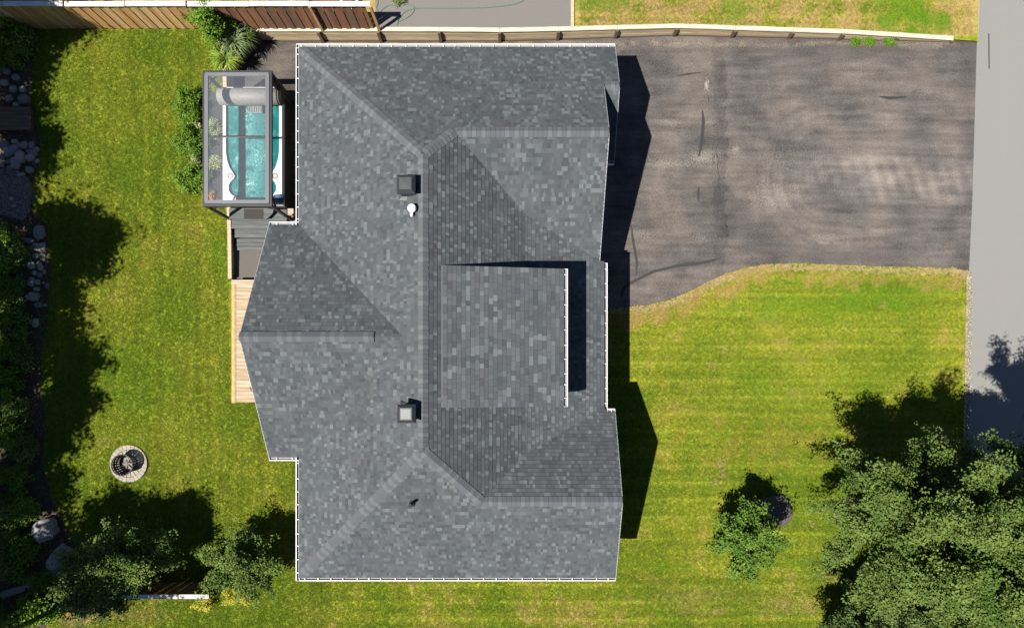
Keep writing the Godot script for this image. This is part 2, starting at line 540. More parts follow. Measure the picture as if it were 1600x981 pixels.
func slab(pts: Array, thick: float) -> ArrayMesh:
	var st := begin()
	var flat := PackedVector2Array()
	for p in pts: flat.append(Vector2(p.x, p.z))
	var t := Geometry2D.triangulate_polygon(flat)
	var dn := Vector3(0, -thick, 0)
	for i in range(0, t.size(), 3):
		tri(st, pts[t[i]], pts[t[i + 1]], pts[t[i + 2]])
		tri(st, pts[t[i]] + dn, pts[t[i + 2]] + dn, pts[t[i + 1]] + dn)
	for i in pts.size():
		var a: Vector3 = pts[i]
		var b: Vector3 = pts[(i + 1) % pts.size()]
		quad(st, a, b, b + dn, a + dn)
	return done(st)

func ridge_caps(parent: Node, a: Vector3, b: Vector3, s1: Vector3, s2: Vector3, start := 0.0, lift := 0.0) -> void:   # s1, s2: down the two faces, square to the ridge
	var r := (b - a).normalized()
	var n := int((a.distance_to(b) - start) / 0.148)
	var meshes := []
	for k in 3:
		var st := begin()
		var c: Array = TONES[[3, 4, 3][k]]
		st.set_color(Color(c[0], c[1], c[2]))
		var up := (-(s1 + s2)).normalized() if (s1 + s2).length() > 0.01 else Vector3.UP
		if up.y < 0: up = -up
		for s in [s1, s2]:
			var w: Vector3 = s * 0.19
			var t0 := up * (0.028 + lift)
			var t1 := up * (0.045 + lift)
			quad(st, t1, t1 + w, t0 + w + r * 0.17, t0 + r * 0.17)
			quad(st, t1, t1 + w, w - up * 0.004, -up * 0.004)
			quad(st, t1 + w, t0 + w + r * 0.17, w + r * 0.17 - up * 0.004, w - up * 0.004)
		meshes.append(done(st))
	for k in n:
		put("ridge_cap", meshes[(k * 7 + k / 3) % 3], M.shingle, parent, a + r * (start + k * 0.148))

func slope_side(ridge: Vector3, eave_dir: Vector3, grade: float) -> Vector3:   # unit vector in the face square to the ridge, pointing down; eave_dir: horizontal way down the face
	var down := (eave_dir * 1.0 + Vector3.DOWN * grade).normalized()
	var r := ridge.normalized()
	var s := down - r * down.dot(r)
	s = s.normalized()
	if s.dot(eave_dir) < 0: s = -s
	return s

func gutter(house: Node, a: Vector3, b: Vector3, out: Vector3) -> void:    # a white trough hung below the edge a-b, with its hangers
	var st := begin()
	var d := Vector3(0, -0.03, 0)
	var w := 0.125
	var bas := along(a, b)
	var len_ := a.distance_to(b)
	var mid := (a + b) * 0.5 + d
	add_box(st, mid + out * 0.006 + Vector3(0, -0.05, 0), Vector3(len_, 0.1, 0.008), bas)
	add_box(st, mid + out * (w * 0.5) + Vector3(0, -0.1, 0), Vector3(len_, 0.008, w - 0.02), bas)
	add_box(st, mid + out * w + Vector3(0, -0.042, 0), Vector3(len_, 0.125, 0.010), bas)
	add_box(st, mid + out * (w - 0.010) + Vector3(0, 0.023, 0), Vector3(len_, 0.012, 0.018), bas)
	for e in [a, b]:
		add_box(st, e + d + out * (w * 0.5) + Vector3(0, -0.042, 0), Vector3(0.008, 0.125, w), bas)
	var g := put("gutter", done(st), M.white, house)
	var tf := begin()
	add_box(tf, mid + out * (w * 0.5) + Vector3(0, -0.07, 0), Vector3(len_ - 0.02, 0.02, w - 0.03), bas)
	put("trough_floor", done(tf), M.trough, g)
	var n := maxi(1, int(len_ / 0.43))
	var hm := box_mesh(Vector3(0.022, 0.010, w), Vector3.ZERO, bas)
	for k in n:
		put("hanger", hm, M.white, g, a.lerp(b, (k + 0.5 + rng.randf_range(-0.12, 0.12)) / n) + d + out * (w * 0.5) + Vector3(0, 0.012, 0))

func wall_poly(pts: Array, thick: Vector3) -> ArrayMesh:   # a wall drawn by its outline (any vertical plane) and pushed through by thick
	var st := begin()
	for k in range(1, pts.size() - 1):
		tri(st, pts[0], pts[k], pts[k + 1])
		tri(st, pts[0] + thick, pts[k + 1] + thick, pts[k] + thick)
	for k in pts.size():
		var k2 := (k + 1) % pts.size()
		quad(st, pts[k], pts[k2], pts[k2] + thick, pts[k] + thick)
	return done(st)

func build_house() -> void:
	weather.seed = 4
	weather.frequency = 0.35
	var house := thing("house", "large grey shingled bungalow with hips, gables and a shed dormer", "house")
	var rn := V(-2.70, 5.973, -6.775)
	var rs := V(-2.70, 5.973, 2.245)
	var nw := V(-7.385, EAVE, -11.46)
	var sw := V(-7.385, EAVE, 6.93)
	var ne := V(3.58, EAVE, -11.46)
	var se := V(3.60, EAVE, 6.93)
	var gn := V(-1.806, 5.375, -7.673)
	var gne := V(3.03, 5.375, -7.673)
	var gs := V(-0.985, 4.829, 3.962)
	var gse := V(3.53, 4.829, 3.962)
	var wv := V(-3.365, 5.53, -1.266)
	var wp := V(-8.44, 5.53, -1.266)
	var bn := V(0.425, 3.888, -5.44)
	var bs := V(0.425, 3.888, 2.55)
	var on := V(3.55, 4.057, -9.65)
	var faces := [
		[[nw, rn, rs, sw, V(-7.385, EAVE, 2.754), wv, V(-7.385, EAVE, -5.285)], Vector3(0, 0, 1), nw],
		[[V(-8.44, EAVE, -5.285), wp, wv, V(-7.385, EAVE, -5.285)], Vector3(1, 0, 0), V(-8.44, EAVE, -5.285)],
		[[V(-8.44, EAVE, 2.754), V(-7.385, EAVE, 2.754), wv, wp], Vector3(1, 0, 0), V(-8.44, EAVE, 2.754)],
		[[nw, ne, on, V(3.03, 4.057, -9.65), gne, gn, rn], Vector3(1, 0, 0), nw],
		[[gn, gne, V(3.03, 2.944, -4.03), bn], Vector3(1, 0, 0), V(3.03, 2.944, -4.03)],
		[[V(2.75, 4.057, -9.65), on, V(3.55, 2.80, -7.55), V(2.75, 2.80, -7.55)], Vector3(1, 0, 0), V(3.55, 2.80, -7.55)],
		[[rn, gn, bn, bs, gs, rs], Vector3(0, 0, 1), V(0.425, 3.888, 0)],
		[[bn, V(3.03, 2.944, -4.03), V(3.19, 2.886, -4.03), V(3.19, 2.886, 1.047), bs], Vector3(0, 0, 1), V(3.19, 2.886, 0)],
		[[gs, bs, V(3.19, 2.886, 1.047), V(3.29, 2.988, 1.2), V(3.56, 2.988, 1.2), gse], Vector3(1, 0, 0), V(3.29, 2.988, 1.2)],
		[[sw, rs, gs, gse, se], Vector3(1, 0, 0), sw],
	]
	var roof := put("roof", slab(faces[0][0], 0.16), M.sheathing, house)
	for k in range(1, faces.size()):
		put("roof_deck", slab(faces[k][0], 0.16), M.sheathing, roof)
	var st := begin()
	for f in faces: shingle_face(st, f[0], f[1], f[2])
	var sh := put("shingles", done(st), M.shingle, roof)
	sh.set_meta("kind", "stuff")
	# ridge and hip caps, one by one
	var W := Vector3.LEFT
	var E := Vector3.RIGHT
	var N := Vector3.FORWARD
	var S := Vector3.BACK
	for a in [[rn, rs, W, E], [nw, rn, W, N], [sw, rs, W, S], [gn, rn, N, E], [gs, rs, S, E], [gne, gn, N, S], [gse, gs, N, S], [V(3.55, 4.057, -9.65), V(3.06, 4.057, -9.65), N, S]]:
		ridge_caps(roof, a[0], a[1], slope_side(a[1] - a[0], a[2], PITCH), slope_side(a[1] - a[0], a[3], PITCH), 0.12 if a[0] == nw or a[0] == sw else 0.0)
	ridge_caps(roof, wp, V(-4.25, 5.535, -1.266), slope_side(V(1, 0, 0), N, PITCH), slope_side(V(1, 0, 0), S, PITCH), 0.0, 0.045)
	# shed dormer: its roof is the highest flat face, so its shingles are parts
	var d0 := V(-2.22, 5.66, -3.46)
	var d1 := V(1.65, 4.9, -3.46)
	var d2 := V(1.65, 4.9, 0.92)
	var d3 := V(-2.22, 5.66, 0.92)
	var dorm := put("dormer_roof", slab([d0, d1, d2, d3], 0.2), M.sheathing, house)
	var dv := (d0 - d1).normalized()
	var dn := dv.cross(Vector3(0, 0, 1)).normalized()
	if dn.y < 0: dn = -dn
	var rows := int(d0.distance_to(d1) / 0.143)
	var tabs := {}
	var extra := begin()
	var placed := 0
	for k in rows:
		var z := d0.z
		while z < d3.z - 0.01:
			var w: float = [0.16, 0.2, 0.3, 0.24][rng.randi() % 4]
			if z + w > d3.z - 0.12: w = d3.z - z
			var lowp := d1 + dv * (k * 0.143)
			lowp.z = z
			var c := shingle_tone()
			if placed < 300 and w < 0.37 and k < rows:
				var key := "%.2f" % w + str(int(c.r * 500))
				if not tabs.has(key):
					var s2 := begin()
					s2.set_color(c)
					one_tab(s2, Vector3.ZERO, w, dv, dn)
					tabs[key] = done(s2)
				put("shingle", tabs[key], M.shingle, dorm, lowp)
				placed += 1
			else:
				extra.set_color(c)
				one_tab(extra, lowp, w, dv, dn)
			z += w
	var ex := put("shingles", done(extra), M.shingle, dorm)
	ex.set_meta("kind", "stuff")
	put("dormer_wall", wall_poly([V(1.5, 4.85, -3.2), V(1.5, 3.3, -3.2), V(1.5, 3.3, 0.66), V(1.5, 4.85, 0.66)], V(-0.12, 0, 0)), M.siding, house)
	for z in [-3.2, 0.66]:
		put("dormer_wall", wall_poly([V(-2.0, 5.5, z), V(-2.0, 5.2, z), V(0.3, 3.7, z), V(1.5, 3.3, z), V(1.5, 4.8, z)], V(0, 0, 0.1 if z < 0 else -0.1)), M.siding, house)
	for z in [-2.2, -1.27, -0.34]:
		var win := put("dormer_window", box_mesh(Vector3(0.05, 0.62, 0.72)), M.white, house, V(1.53, 4.3, z))
		put("pane", box_mesh(Vector3(0.02, 0.5, 0.6)), M.pipe, win, V(0.03, 0, 0))
	gutter(house, d1, d2, E)
	# walls
	var shell := begin()
	add_box(shell, V(-2.05, 1.35, -2.27), Vector3(9.8, 2.7, 17.6))
	add_box(shell, V(-7.5, 1.35, -1.266), Vector3(1.1, 2.7, 7.2))
	put("wall", done(shell), M.siding, house)
	put("gable_wall", wall_poly([V(-8.05, 2.6, -4.87), V(-8.05, 5.25, -1.266), V(-8.05, 2.6, 2.34)], V(0.1, 0, 0)), M.siding, house)
	put("gable_wall", wall_poly([V(2.75, 2.6, -11.1), V(2.75, 5.1, -7.673), V(2.75, 2.6, -4.1)], V(-0.1, 0, 0)), M.siding, house)
	put("gable_wall", wall_poly([V(3.2, 0, -11.1), V(3.2, 2.75, -11.1), V(3.2, 3.8, -9.65), V(3.2, 2.7, -7.85), V(3.2, 0, -7.85)], V(-0.5, 0, 0)), M.siding, house)
	put("gable_wall", wall_poly([V(3.25, 0, 6.6), V(3.25, 2.7, 6.6), V(3.25, 4.5, 3.962), V(3.25, 2.8, 1.4), V(3.25, 0, 1.4)], V(-0.5, 0, 0)), M.siding, house)
	var gd := put("garage_door", box_mesh(Vector3(0.06, 2.1, 4.6)), M.door, house, V(2.9, 1.06, -6.0 + 0.9))
	for k in 4: put("panel", box_mesh(Vector3(0.03, 0.44, 4.4)), M.door, gd, V(0.04, -0.78 + k * 0.52, 0))
	# rake boards
	for a in [[V(-8.44, EAVE, -5.285), wp], [V(-8.44, EAVE, 2.754), wp], [ne, on], [V(3.55, 2.80, -7.55), on], [V(3.03, 4.057, -9.65), gne], [V(3.03, 2.944, -4.03), gne], [V(3.56, 2.988, 1.2), gse], [se, gse]]:
		var s := begin()
		var dn3 := Vector3(0, -0.085, 0)
		add_bar(s, a[0] + dn3, a[1] + dn3, 0.17, 0.03)
		put("rake_board", done(s), M.trim, house)
	# gutters
	gutter(house, V(-7.50, EAVE, -11.46), ne, N)
	gutter(house, V(-7.385, EAVE, -11.46), V(-7.385, EAVE, -5.28), W)
	gutter(house, V(-8.44, EAVE, -5.285), V(-7.39, EAVE, -5.285), N)
	gutter(house, V(-8.44, EAVE, 2.754), V(-7.39, EAVE, 2.754), S)
	gutter(house, V(-7.385, EAVE, 2.76), V(-7.385, EAVE, 7.05), W)
	gutter(house, sw, se, S)
	gutter(house, V(3.19, EAVE, -3.98), V(3.19, EAVE, 1.09), E)
	gutter(house, V(3.30, 2.988, 1.2), V(3.56, 2.988, 1.2), N)
	gutter(house, V(3.16, 2.80, -7.55), V(3.55, 2.80, -7.55), S)
	# roof vents and pipes
	for a in [[638, 295, 0], [639, 645, 1]]:
		var h := 5.75
		var p := P(a[0], a[1], 5.75)
		h = EAVE + (p.x + 7.385) * PITCH
		var rv := put("roof_vent", lathe4([[0.40, 0.02], [0.40, 0.08], [0.26, 0.12], [0.26, 0.70], [0.31, 0.72]]), M.vent, house, V(p.x, h - 0.12, p.z))
		put("hood", lathe4([[0.34, 0.66], [0.34, 0.73], [0.22, 0.86], [0.0, 0.865]]), M.vent, rv)
		if a[2] == 1: put("hood_plate", box_mesh(Vector3(0.30, 0.012, 0.30)), M.vent_top, rv, V(0, 0.88, 0))
	var pw := P(645, 328, 5.8)
	var ph := EAVE + (pw.x + 7.385) * PITCH
	var wp2 := put("exhaust_pipe", tube_mesh([V(0, -0.1, 0), V(0, 0.3, 0)], [0.06, 0.06], 14), M.white, house, V(pw.x, ph, pw.z))
	put("pipe_cap", lathe([Vector2(0.12, 0.26), Vector2(0.135, 0.30), Vector2(0.11, 0.36), Vector2(0.0, 0.39)], 18), M.white, wp2)
	put("elbow", tube_mesh([V(0, 0.22, 0), V(-0.02, 0.2, 0.14), V(-0.02, 0.14, 0.2)], [0.05, 0.05, 0.05], 10), M.white, wp2)
	var pp := P(650, 778, 3.9)
	var pz := EAVE + (6.93 - pp.z) * PITCH
	var vp := put("vent_pipe", tube_mesh([V(0, -0.1, 0), V(0, 0.48, 0)], [0.05, 0.05], 12), M.pipe, house, V(pp.x, pz, pp.z))
	put("flashing", lathe([Vector2(0.14, -0.06), Vector2(0.07, 0.1), Vector2(0.05, 0.12)], 14), M.vent, vp)

func one_tab(st: SurfaceTool, o: Vector3, w: float, dv: Vector3, dn: Vector3) -> void:
	var z := Vector3(0, 0, w - 0.004)
	var t := dn * (0.012 + rng.randf_range(0.008, 0.014))
	var e := dv * 0.143
	quad(st, o + t, o + t + z, o + z + e + dn * 0.012, o + e + dn * 0.012)
	quad(st, o, o + z, o + z + t, o + t)
	tri(st, o, o + t, o + e + dn * 0.012)
	tri(st, o + z, o + z + t, o + z + e + dn * 0.012)

func lathe4(prof: Array) -> ArrayMesh:     # a square, stepped box: half width and height of each step
	var st := begin()
	for i in prof.size() - 1:
		var r: float = prof[i][0]
		var q: float = prof[i + 1][0]
		for k in 4:
			var a := Vector2(1, 1).rotated(k * PI / 2) 
			var b := Vector2(1, 1).rotated((k + 1) * PI / 2)
			quad(st, v3(a * r * 0.82, prof[i][1]), v3(b * r * 0.82, prof[i][1]), v3(b * q * 0.82, prof[i + 1][1]), v3(a * q * 0.82, prof[i + 1][1]))
	return done(st)

# ---------------------------------------------------------------- plants
var spray_broad: ArrayMesh
var spray_fine: ArrayMesh
var spray_long: ArrayMesh

func make_spray(n: int, reach: float, len_: float, wid: float, seed_: int) -> ArrayMesh:   # a twig end with n separate leaves
	var r := RandomNumberGenerator.new()
	r.seed = seed_
	var st := begin()
	for k in n:
		var a := TAU * k / n + r.randf_range(-0.5, 0.5)
		var d := Vector3(cos(a), r.randf_range(-0.35, 0.35), sin(a)).normalized()
		var o := Vector3(cos(a + 0.6), r.randf_range(-0.5, 0.9), sin(a + 0.6)) * reach * r.randf_range(0.1, 0.75)
		var side := d.cross(Vector3(r.randf_range(-0.5, 0.5), 1, r.randf_range(-0.5, 0.5))).normalized() * wid * r.randf_range(0.8, 1.2)
		var tip := o + d * len_ * r.randf_range(0.75, 1.2)
		var mid := o + d * len_ * 0.45 + Vector3(0, 0.12 * len_, 0)
		tri(st, o, mid + side, tip + Vector3(0, -0.1 * len_, 0))
		tri(st, o, tip + Vector3(0, -0.1 * len_, 0), mid - side)
	return done(st)

# clumps of leaf sprays spread through an uneven crown; returns the MultiMeshInstance3D
func crown(parent: Node, called: String, c: Vector3, rad: Vector3, clumps: int, sprays: int, cr: float, mesh: Mesh, pal: Array, r: RandomNumberGenerator, size := 1.0, flat_bottom := 0.0) -> Array:
	var cs := []
	var tones := []
	var outs := []
	for k in clumps:
		var d := Vector3(r.randfn(), r.randfn(), r.randfn()).normalized()
		if d.y < -0.2: d.y *= flat_bottom if flat_bottom > 0.0 else 1.0
		var f := pow(r.randf(), 0.45) * r.randf_range(0.78, 1.08)
		cs.append(c + d * rad * f)
		tones.append(r.randf())
		outs.append((d + Vector3(r.randfn(), r.randfn(), r.randfn()) * 0.4).normalized())
	var mm := MultiMesh.new()
	mm.transform_format = MultiMesh.TRANSFORM_3D
	mm.use_colors = true
	mm.mesh = mesh
	mm.instance_count = sprays
	for k in sprays:
		var ci := r.randi() % clumps
		var d := Vector3(r.randfn(), r.randfn() * 0.75, r.randfn()).normalized()
		var out: Vector3 = outs[ci]
		var p: Vector3 = cs[ci] + d * cr * 0.75 * pow(r.randf(), 0.4) * (0.6 + 0.6 * tones[ci]) + out * r.randfn() * cr * 0.75
		var up := (Vector3.UP * 0.55 + d * 0.5 + Vector3(r.randfn(), r.randfn(), r.randfn()) * 0.55).normalized()
		var x := up.cross(Vector3(r.randfn(), r.randfn(), r.randfn())).normalized()
		var b := Basis(x, up, x.cross(up)).scaled_local(Vector3.ONE * size * r.randf_range(0.75, 1.25))
		mm.set_instance_transform(k, Transform3D(b, p))
		var t := clampf(tones[ci] * 0.6 + r.randf() * 0.5, 0, 1)
		var c0: Color = pal[0]
		var col := c0.lerp(pal[1], t)
		mm.set_instance_color(k, col * r.randf_range(0.85, 1.15))
	var o := MultiMeshInstance3D.new()
	o.name = called
	o.multimesh = mm
	o.material_override = M.leaf
	parent.add_child(o, true)
	return cs

func tree(called: String, label: String, category: String, base: Vector3, h: float, rad: Vector3, clumps: int, sprays: int, cr: float, mesh: Mesh, pal: Array, seed_: int, group := "", size := 1.0, trunk_r := 0.14, lean := Vector3.ZERO) -> Node3D:
	var r := RandomNumberGenerator.new()
	r.seed = seed_
	var t := thing(called, label, category, base, 0.0, group)
	var c := Vector3(0, h, 0) + lean
	var cs := crown(t, "crown", c, rad, clumps, sprays, cr, mesh, pal, r, size)
	var st := begin()
	var mid := c * 0.5 + Vector3(r.randf_range(-0.1, 0.1), 0, r.randf_range(-0.1, 0.1))
	var top := c + Vector3(0, rad.y * 0.45, 0)
	add_tube(st, [Vector3(0, -0.3, 0), Vector3(0, 0.25, 0), mid, c, top], [trunk_r * 1.5, trunk_r * 1.1, trunk_r * 0.8, trunk_r * 0.5, trunk_r * 0.15], 9)
	put("trunk", done(st), M.bark, t)
	for k in mini(clumps, 16):
		var s := begin()
		var e: Vector3 = cs[k]
		var from := mid.lerp(top, clampf((e.y - mid.y) / maxf(0.1, top.y - mid.y) * 0.6, 0.0, 0.9))
		var bend := from.lerp(e, 0.5) + Vector3(0, -0.12 * from.distance_to(e), 0)
		add_tube(s, [from, bend, e], [trunk_r * 0.38, trunk_r * 0.22, trunk_r * 0.07], 6)
		put("limb", done(s), M.bark, t)
	return t

func shrub(called: String, label: String, base: Vector3, rad: Vector3, clumps: int, sprays: int, cr: float, mesh: Mesh, pal: Array, seed_: int, group := "", size := 1.0) -> Node3D:
	var r := RandomNumberGenerator.new()
	r.seed = seed_
	var t := thing(called, label, "shrub", base, 0.0, group)
	var cs := crown(t, "foliage", Vector3(0, rad.y * 0.8, 0), rad, clumps, sprays, cr, mesh, pal, r, size, 0.4)
	for k in mini(5, cs.size()):
		var s := begin()
		var e: Vector3 = cs[k]
		add_tube(s, [Vector3(e.x * 0.1, -0.05, e.z * 0.1), Vector3(e.x * 0.4, e.y * 0.6, e.z * 0.4), e], [0.025, 0.018, 0.008], 5)
		put("stem", done(s), M.bark, t)
	return t

func blade_clump(called: String, label: String, base: Vector3, n: int, reach: float, high: float, wid: float, pal: Array, seed_: int, group := "") -> void:   # arching strap leaves from one crown
	var r := RandomNumberGenerator.new()
	r.seed = seed_
	var st := begin()
	for k in n:
		var a := r.randf() * TAU
		var d := Vector3(cos(a), 0, sin(a))
		var s := Vector3(-sin(a), 0, cos(a)) * wid
		var q := reach * r.randf_range(0.45, 1.05)
		var hh := high * r.randf_range(0.6, 1.1)
		var o := d * r.randf() * 0.12 * reach
		var c0: Color = pal[0]
		st.set_color(c0.lerp(pal[1], r.randf()) * r.randf_range(0.8, 1.2))
		var pts := []
		for j in 6:
			var t := j / 5.0
			pts.append(o + d * q * t + Vector3(0, hh * 4.0 * t * (1.0 - t * 0.85) * 0.55, 0))
		for j in 5:
			var w0: float = 1.0 - pow(j / 5.0, 2)
			var w1: float = 1.0 - pow((j + 1) / 5.0, 2)
			quad(st, pts[j] - s * w0, pts[j] + s * w0, pts[j + 1] + s * w1, pts[j + 1] - s * w1)
	var t := thing(called, label, "plant", base, 0.0, group)
	put("leaves", done(st), M.leaf, t)
	put("stem", lathe([Vector2(0.07, -0.03), Vector2(0.06, 0.06), Vector2(0.0, 0.1)], 8), M.bark, t)

# ---------------------------------------------------------------- stones
var rocks: Array[ArrayMesh] = []

func make_rocks() -> void:
	for k in 6:
		var n := FastNoiseLite.new()
		n.seed = 70 + k
		n.frequency = 0.9
		n.fractal_octaves = 3
		var st := SurfaceTool.new()
		st.begin(Mesh.PRIMITIVE_TRIANGLES)
		st.set_smooth_group(-1 if k % 2 else 0)
		var rings := 10
		var segs := 14
		var pt := func(i: int, j: int) -> Vector3:
			var th := PI * i / rings
			var ph := TAU * (j % segs) / segs
			var d := Vector3(sin(th) * cos(ph), cos(th), sin(th) * sin(ph))
			var q := d * (1.0 + 0.42 * n.get_noise_3dv(d * 1.1) + 0.12 * n.get_noise_3dv(d * 3.5))
			return q.clamp(Vector3(-0.86, -0.7, -0.9), Vector3(0.9, 0.8, 0.84))
		for i in rings:
			for j in segs:
				quad(st, pt.call(i, j), pt.call(i, j + 1), pt.call(i + 1, j + 1), pt.call(i + 1, j))
		st.index()
		st.generate_normals()
		rocks.append(st.commit())

func rock(called: String, label: String, category: String, px: float, py: float, wx: float, wz: float, high: float, turn: float, kind: int, tone: int, group := "") -> void:
	var g := G(px, py)
	var o := put(called, rocks[kind % 6], M.stone[tone])
	o.position = g + Vector3(0, high * 0.2, 0)
	o.rotation.y = turn
	o.scale = Vector3(wx * 0.5, high * 0.6, wz * 0.5)
	tag(o, label, category, group)

# ---------------------------------------------------------------- the grounds
func build_ground() -> void:
	var far := PackedVector2Array([Vector2(-90, -90), Vector2(90, -90), Vector2(90, 90), Vector2(-90, 90)])
	structure("ground", sheet(far, 30.0, func(_x, _z): return -0.06, Rect2(0, 0, 1, 1)), M.soil)
	var map_rect := Rect2(LX, LZ, LW, LH)
	make_lawn_map()
	var lawn_m := mapped(lawn_img)
	M.lawn = lawn_m
	var back := PackedVector2Array([Vector2(-24.9, -13.08), Vector2(-9.8, -13.08), Vector2(-10.86, -11.6), Vector2(-10.86, 12.9), Vector2(-24.9, 12.9)])
	structure("back_lawn", sheet(back, 0.5, back_h, map_rect), lawn_m)
	var cur := curve_world()
	var front := PackedVector2Array([Vector2(-10.86, -3.75), Vector2(2.0, -2.7)])
	front.append_array(cur)
	front.append_array(PackedVector2Array([Vector2(17.66, -2.5), Vector2(17.58, 2.5), Vector2(17.4, 12.9), Vector2(-10.86, 12.9)]))
	structure("front_lawn", sheet(front, 0.5, back_h, map_rect), lawn_m)
	# driveway that runs on round the house to the spa
	var ar := Rect2(-11.2, -13.4, 30.4, 11.0)
	var drive := PackedVector2Array([Vector2(-10.8, -3.6), Vector2(-10.8, -11.55), Vector2(-9.76, -12.98), Vector2(0, -13.0), Vector2(6.3, -13.22), Vector2(17.2, -12.98), Vector2(18.02, -12.95), Vector2(17.85, -7.0), Vector2(17.72, -4.2)])
	var back_cur := cur.duplicate()
	back_cur.reverse()
	drive.append_array(back_cur)
	drive.append(Vector2(2.0, -2.65))
	var dw := structure("driveway", sheet(drive, 1.0, func(_x, _z): return 0.0, ar), mapped(make_asphalt_map(ar)))
	for a in [[[1098, 172], [1100, 190], [1099, 208], [1096, 226], [1093, 244], 5], [[1092, 292], [1091.5, 303], [1092, 314], 4], [[1126, 403], [1108, 408], [1085, 413], [1062, 415], [1040, 420], [1022, 424], [1005, 432], [990, 440], [977, 447], [972, 456], [972, 466], 4.5], [[987, 352], [989, 372], [992, 390], [996, 408], [994, 430], 4], [[1121, 205], [1124, 222], [1119, 236], [1124, 250], [1122, 262], [1125, 276], [1120, 292], 0.9], [[1119, 236], [1113, 246], [1114, 262], 0.7], [[1106, 142], [1108, 156], [1109, 168], 0.8], [[1374, 151], [1392, 152.5], [1417, 152], 5], [[1058, 119], [1076, 115], [1096, 113], 3]]:
		var w: float = a[-1] / 40.36
		var pts := []
		for k in a.size() - 1:
			pts.append(P(a[k][0] + rng.randf_range(-1, 1), a[k][1] + rng.randf_range(-0.7, 0.7), 0.004))
		var st := begin()
		for k in pts.size() - 1:
			var d: Vector3 = (pts[k + 1] - pts[k]).normalized()
			var n := Vector3(-d.z, 0, d.x)
			var w0 := n * w * (0.2 if k == 0 else 0.5)
			var w1 := n * w * (0.2 if k == pts.size() - 2 else 0.5)
			quad(st, pts[k] - w0, pts[k + 1] - w1, pts[k + 1] + w1, pts[k] + w0)
		put("crack_seal", done(st), M.crack, dw)
	var patio := PackedVector2Array([Vector2(-10.72, -5.3), Vector2(-7.0, -5.3), Vector2(-7.0, -3.7), Vector2(-10.72, -3.7)])
	structure("patio", sheet(patio, 2.0, func(_x, _z): return 0.006, Rect2(0, 0, 1, 1)), M.concrete)
	var road := PackedVector2Array([Vector2(18.4, -30), Vector2(18.02, -13), Vector2(17.85, -7.0), Vector2(17.72, -4.2), Vector2(17.66, -2.5), Vector2(17.58, 2.5), Vector2(17.4, 12.9), Vector2(17.2, 30), Vector2(26, 30), Vector2(26, -30)])
	var rd := structure("road", sheet(road, 3.0, func(_x, _z): return -0.004, Rect2(0, 0, 1, 1)), M.road)
	var cr := begin()
	add_bar(cr, P(1546, 52, 0.0), P(1546.5, 107, 0.0), 0.006, 0.04)
	put("crack", done(cr), M.crack, rd)
	# pale gravel strips along the road and the lawn's edge
	var es := begin()
	for a in [[P(1527, 62), P(1530, -20)], [P(1512.5, 424), P(1510, 560)], [P(1510, 560), P(1507, 700)], [P(1507, 700), P(1503, 1000)]]:
		add_bar(es, a[0] + Vector3(0, 0.012, 0), a[1] + Vector3(0, 0.012, 0), 0.03, 0.09)
	structure("road_edge", done(es), M.gravel_edge)
	# forest floor along the back of the yard
	var ff := PackedVector2Array([Vector2(-24.8, -13.0)])
	for a in [[60, 40], [48, 110], [52, 180], [62, 215], [60, 262], [46, 290], [52, 335], [72, 350], [78, 420], [76, 480], [66, 540], [62, 600], [72, 660], [66, 720], [80, 780], [100, 820], [128, 860], [170, 885], [190, 925], [150, 930], [110, 935], [80, 965], [60, 1000]]:
		var p := G(a[0], a[1])
		ff.append(Vector2(p.x, p.z))
	ff.append_array(PackedVector2Array([Vector2(-19.0, 12.8), Vector2(-24.8, 12.8)]))
	structure("forest_floor", sheet(ff, 0.5, func(x, z): return back_h(x, z) + 0.012, Rect2(0, 0, 1, 1)), M.soil)
	var gp := PackedVector2Array()
	for a in [[-40, 268], [20, 262], [44, 278], [50, 300], [46, 330], [36, 345], [0, 335], [-40, 330]]:
		var p := G(a[0], a[1])
		gp.append(Vector2(p.x, p.z))
	structure("gravel_path", sheet(gp, 0.5, func(x, z): return back_h(x, z) + 0.022, Rect2(0, 0, 1, 1)), M.path_gravel)
	var mb := PackedVector2Array()
	for a in [[305, 148], [325, 140], [350, 150], [350, 330], [330, 320], [318, 300], [312, 260], [316, 220], [306, 190]]:
		var p := G(a[0], a[1])
		mb.append(Vector2(minf(p.x, -10.9), p.z))
	structure("planting_bed", sheet(mb, 0.5, func(x, z): return back_h(x, z) + 0.015, Rect2(0, 0, 1, 1)), M.mulch)
	# fallen leaves and pebbles
	var lr := RandomNumberGenerator.new()
	lr.seed = 15
	var leaf := begin()
	quad(leaf, Vector3(-.05, 0, 0), Vector3(0, .02, .03), Vector3(.06, .01, 0), Vector3(0, .02, -.03))
	scatter("leaf_litter", "brown fallen leaves on the shaded forest floor", "leaves", done(leaf), ff, 9000, Color(.05, .036, .02), Color(.15, .11, .06), 0.016, lr, gp)
	scatter("gravel", "loose grey and tan gravel on the path by the stones", "gravel", rocks[0], gp, 2600, Color(.08, .075, .07), Color(.22, .2, .18), 0.025, lr, PackedVector2Array(), 0.028)
	var shoulder := PackedVector2Array([Vector2(17.62, -4.1), Vector2(17.85, -4.1), Vector2(17.62, 9.8), Vector2(17.3, 9.8)])
	scatter("gravel", "loose pale gravel along the road's shoulder beside the lawn", "gravel", rocks[2], shoulder, 2400, Color(.16, .145, .12), Color(.36, .32, .26), 0.012, lr, PackedVector2Array(), 0.024)
	# the neighbour's yard beyond the wall
	var ny := PackedVector2Array([Vector2(-24.9, -18.9), Vector2(18.1, -18.9), Vector2(18.02, -13.0), Vector2(17.2, -13.05), Vector2(6.3, -13.33), Vector2(0, -13.12), Vector2(-24.9, -13.12)])
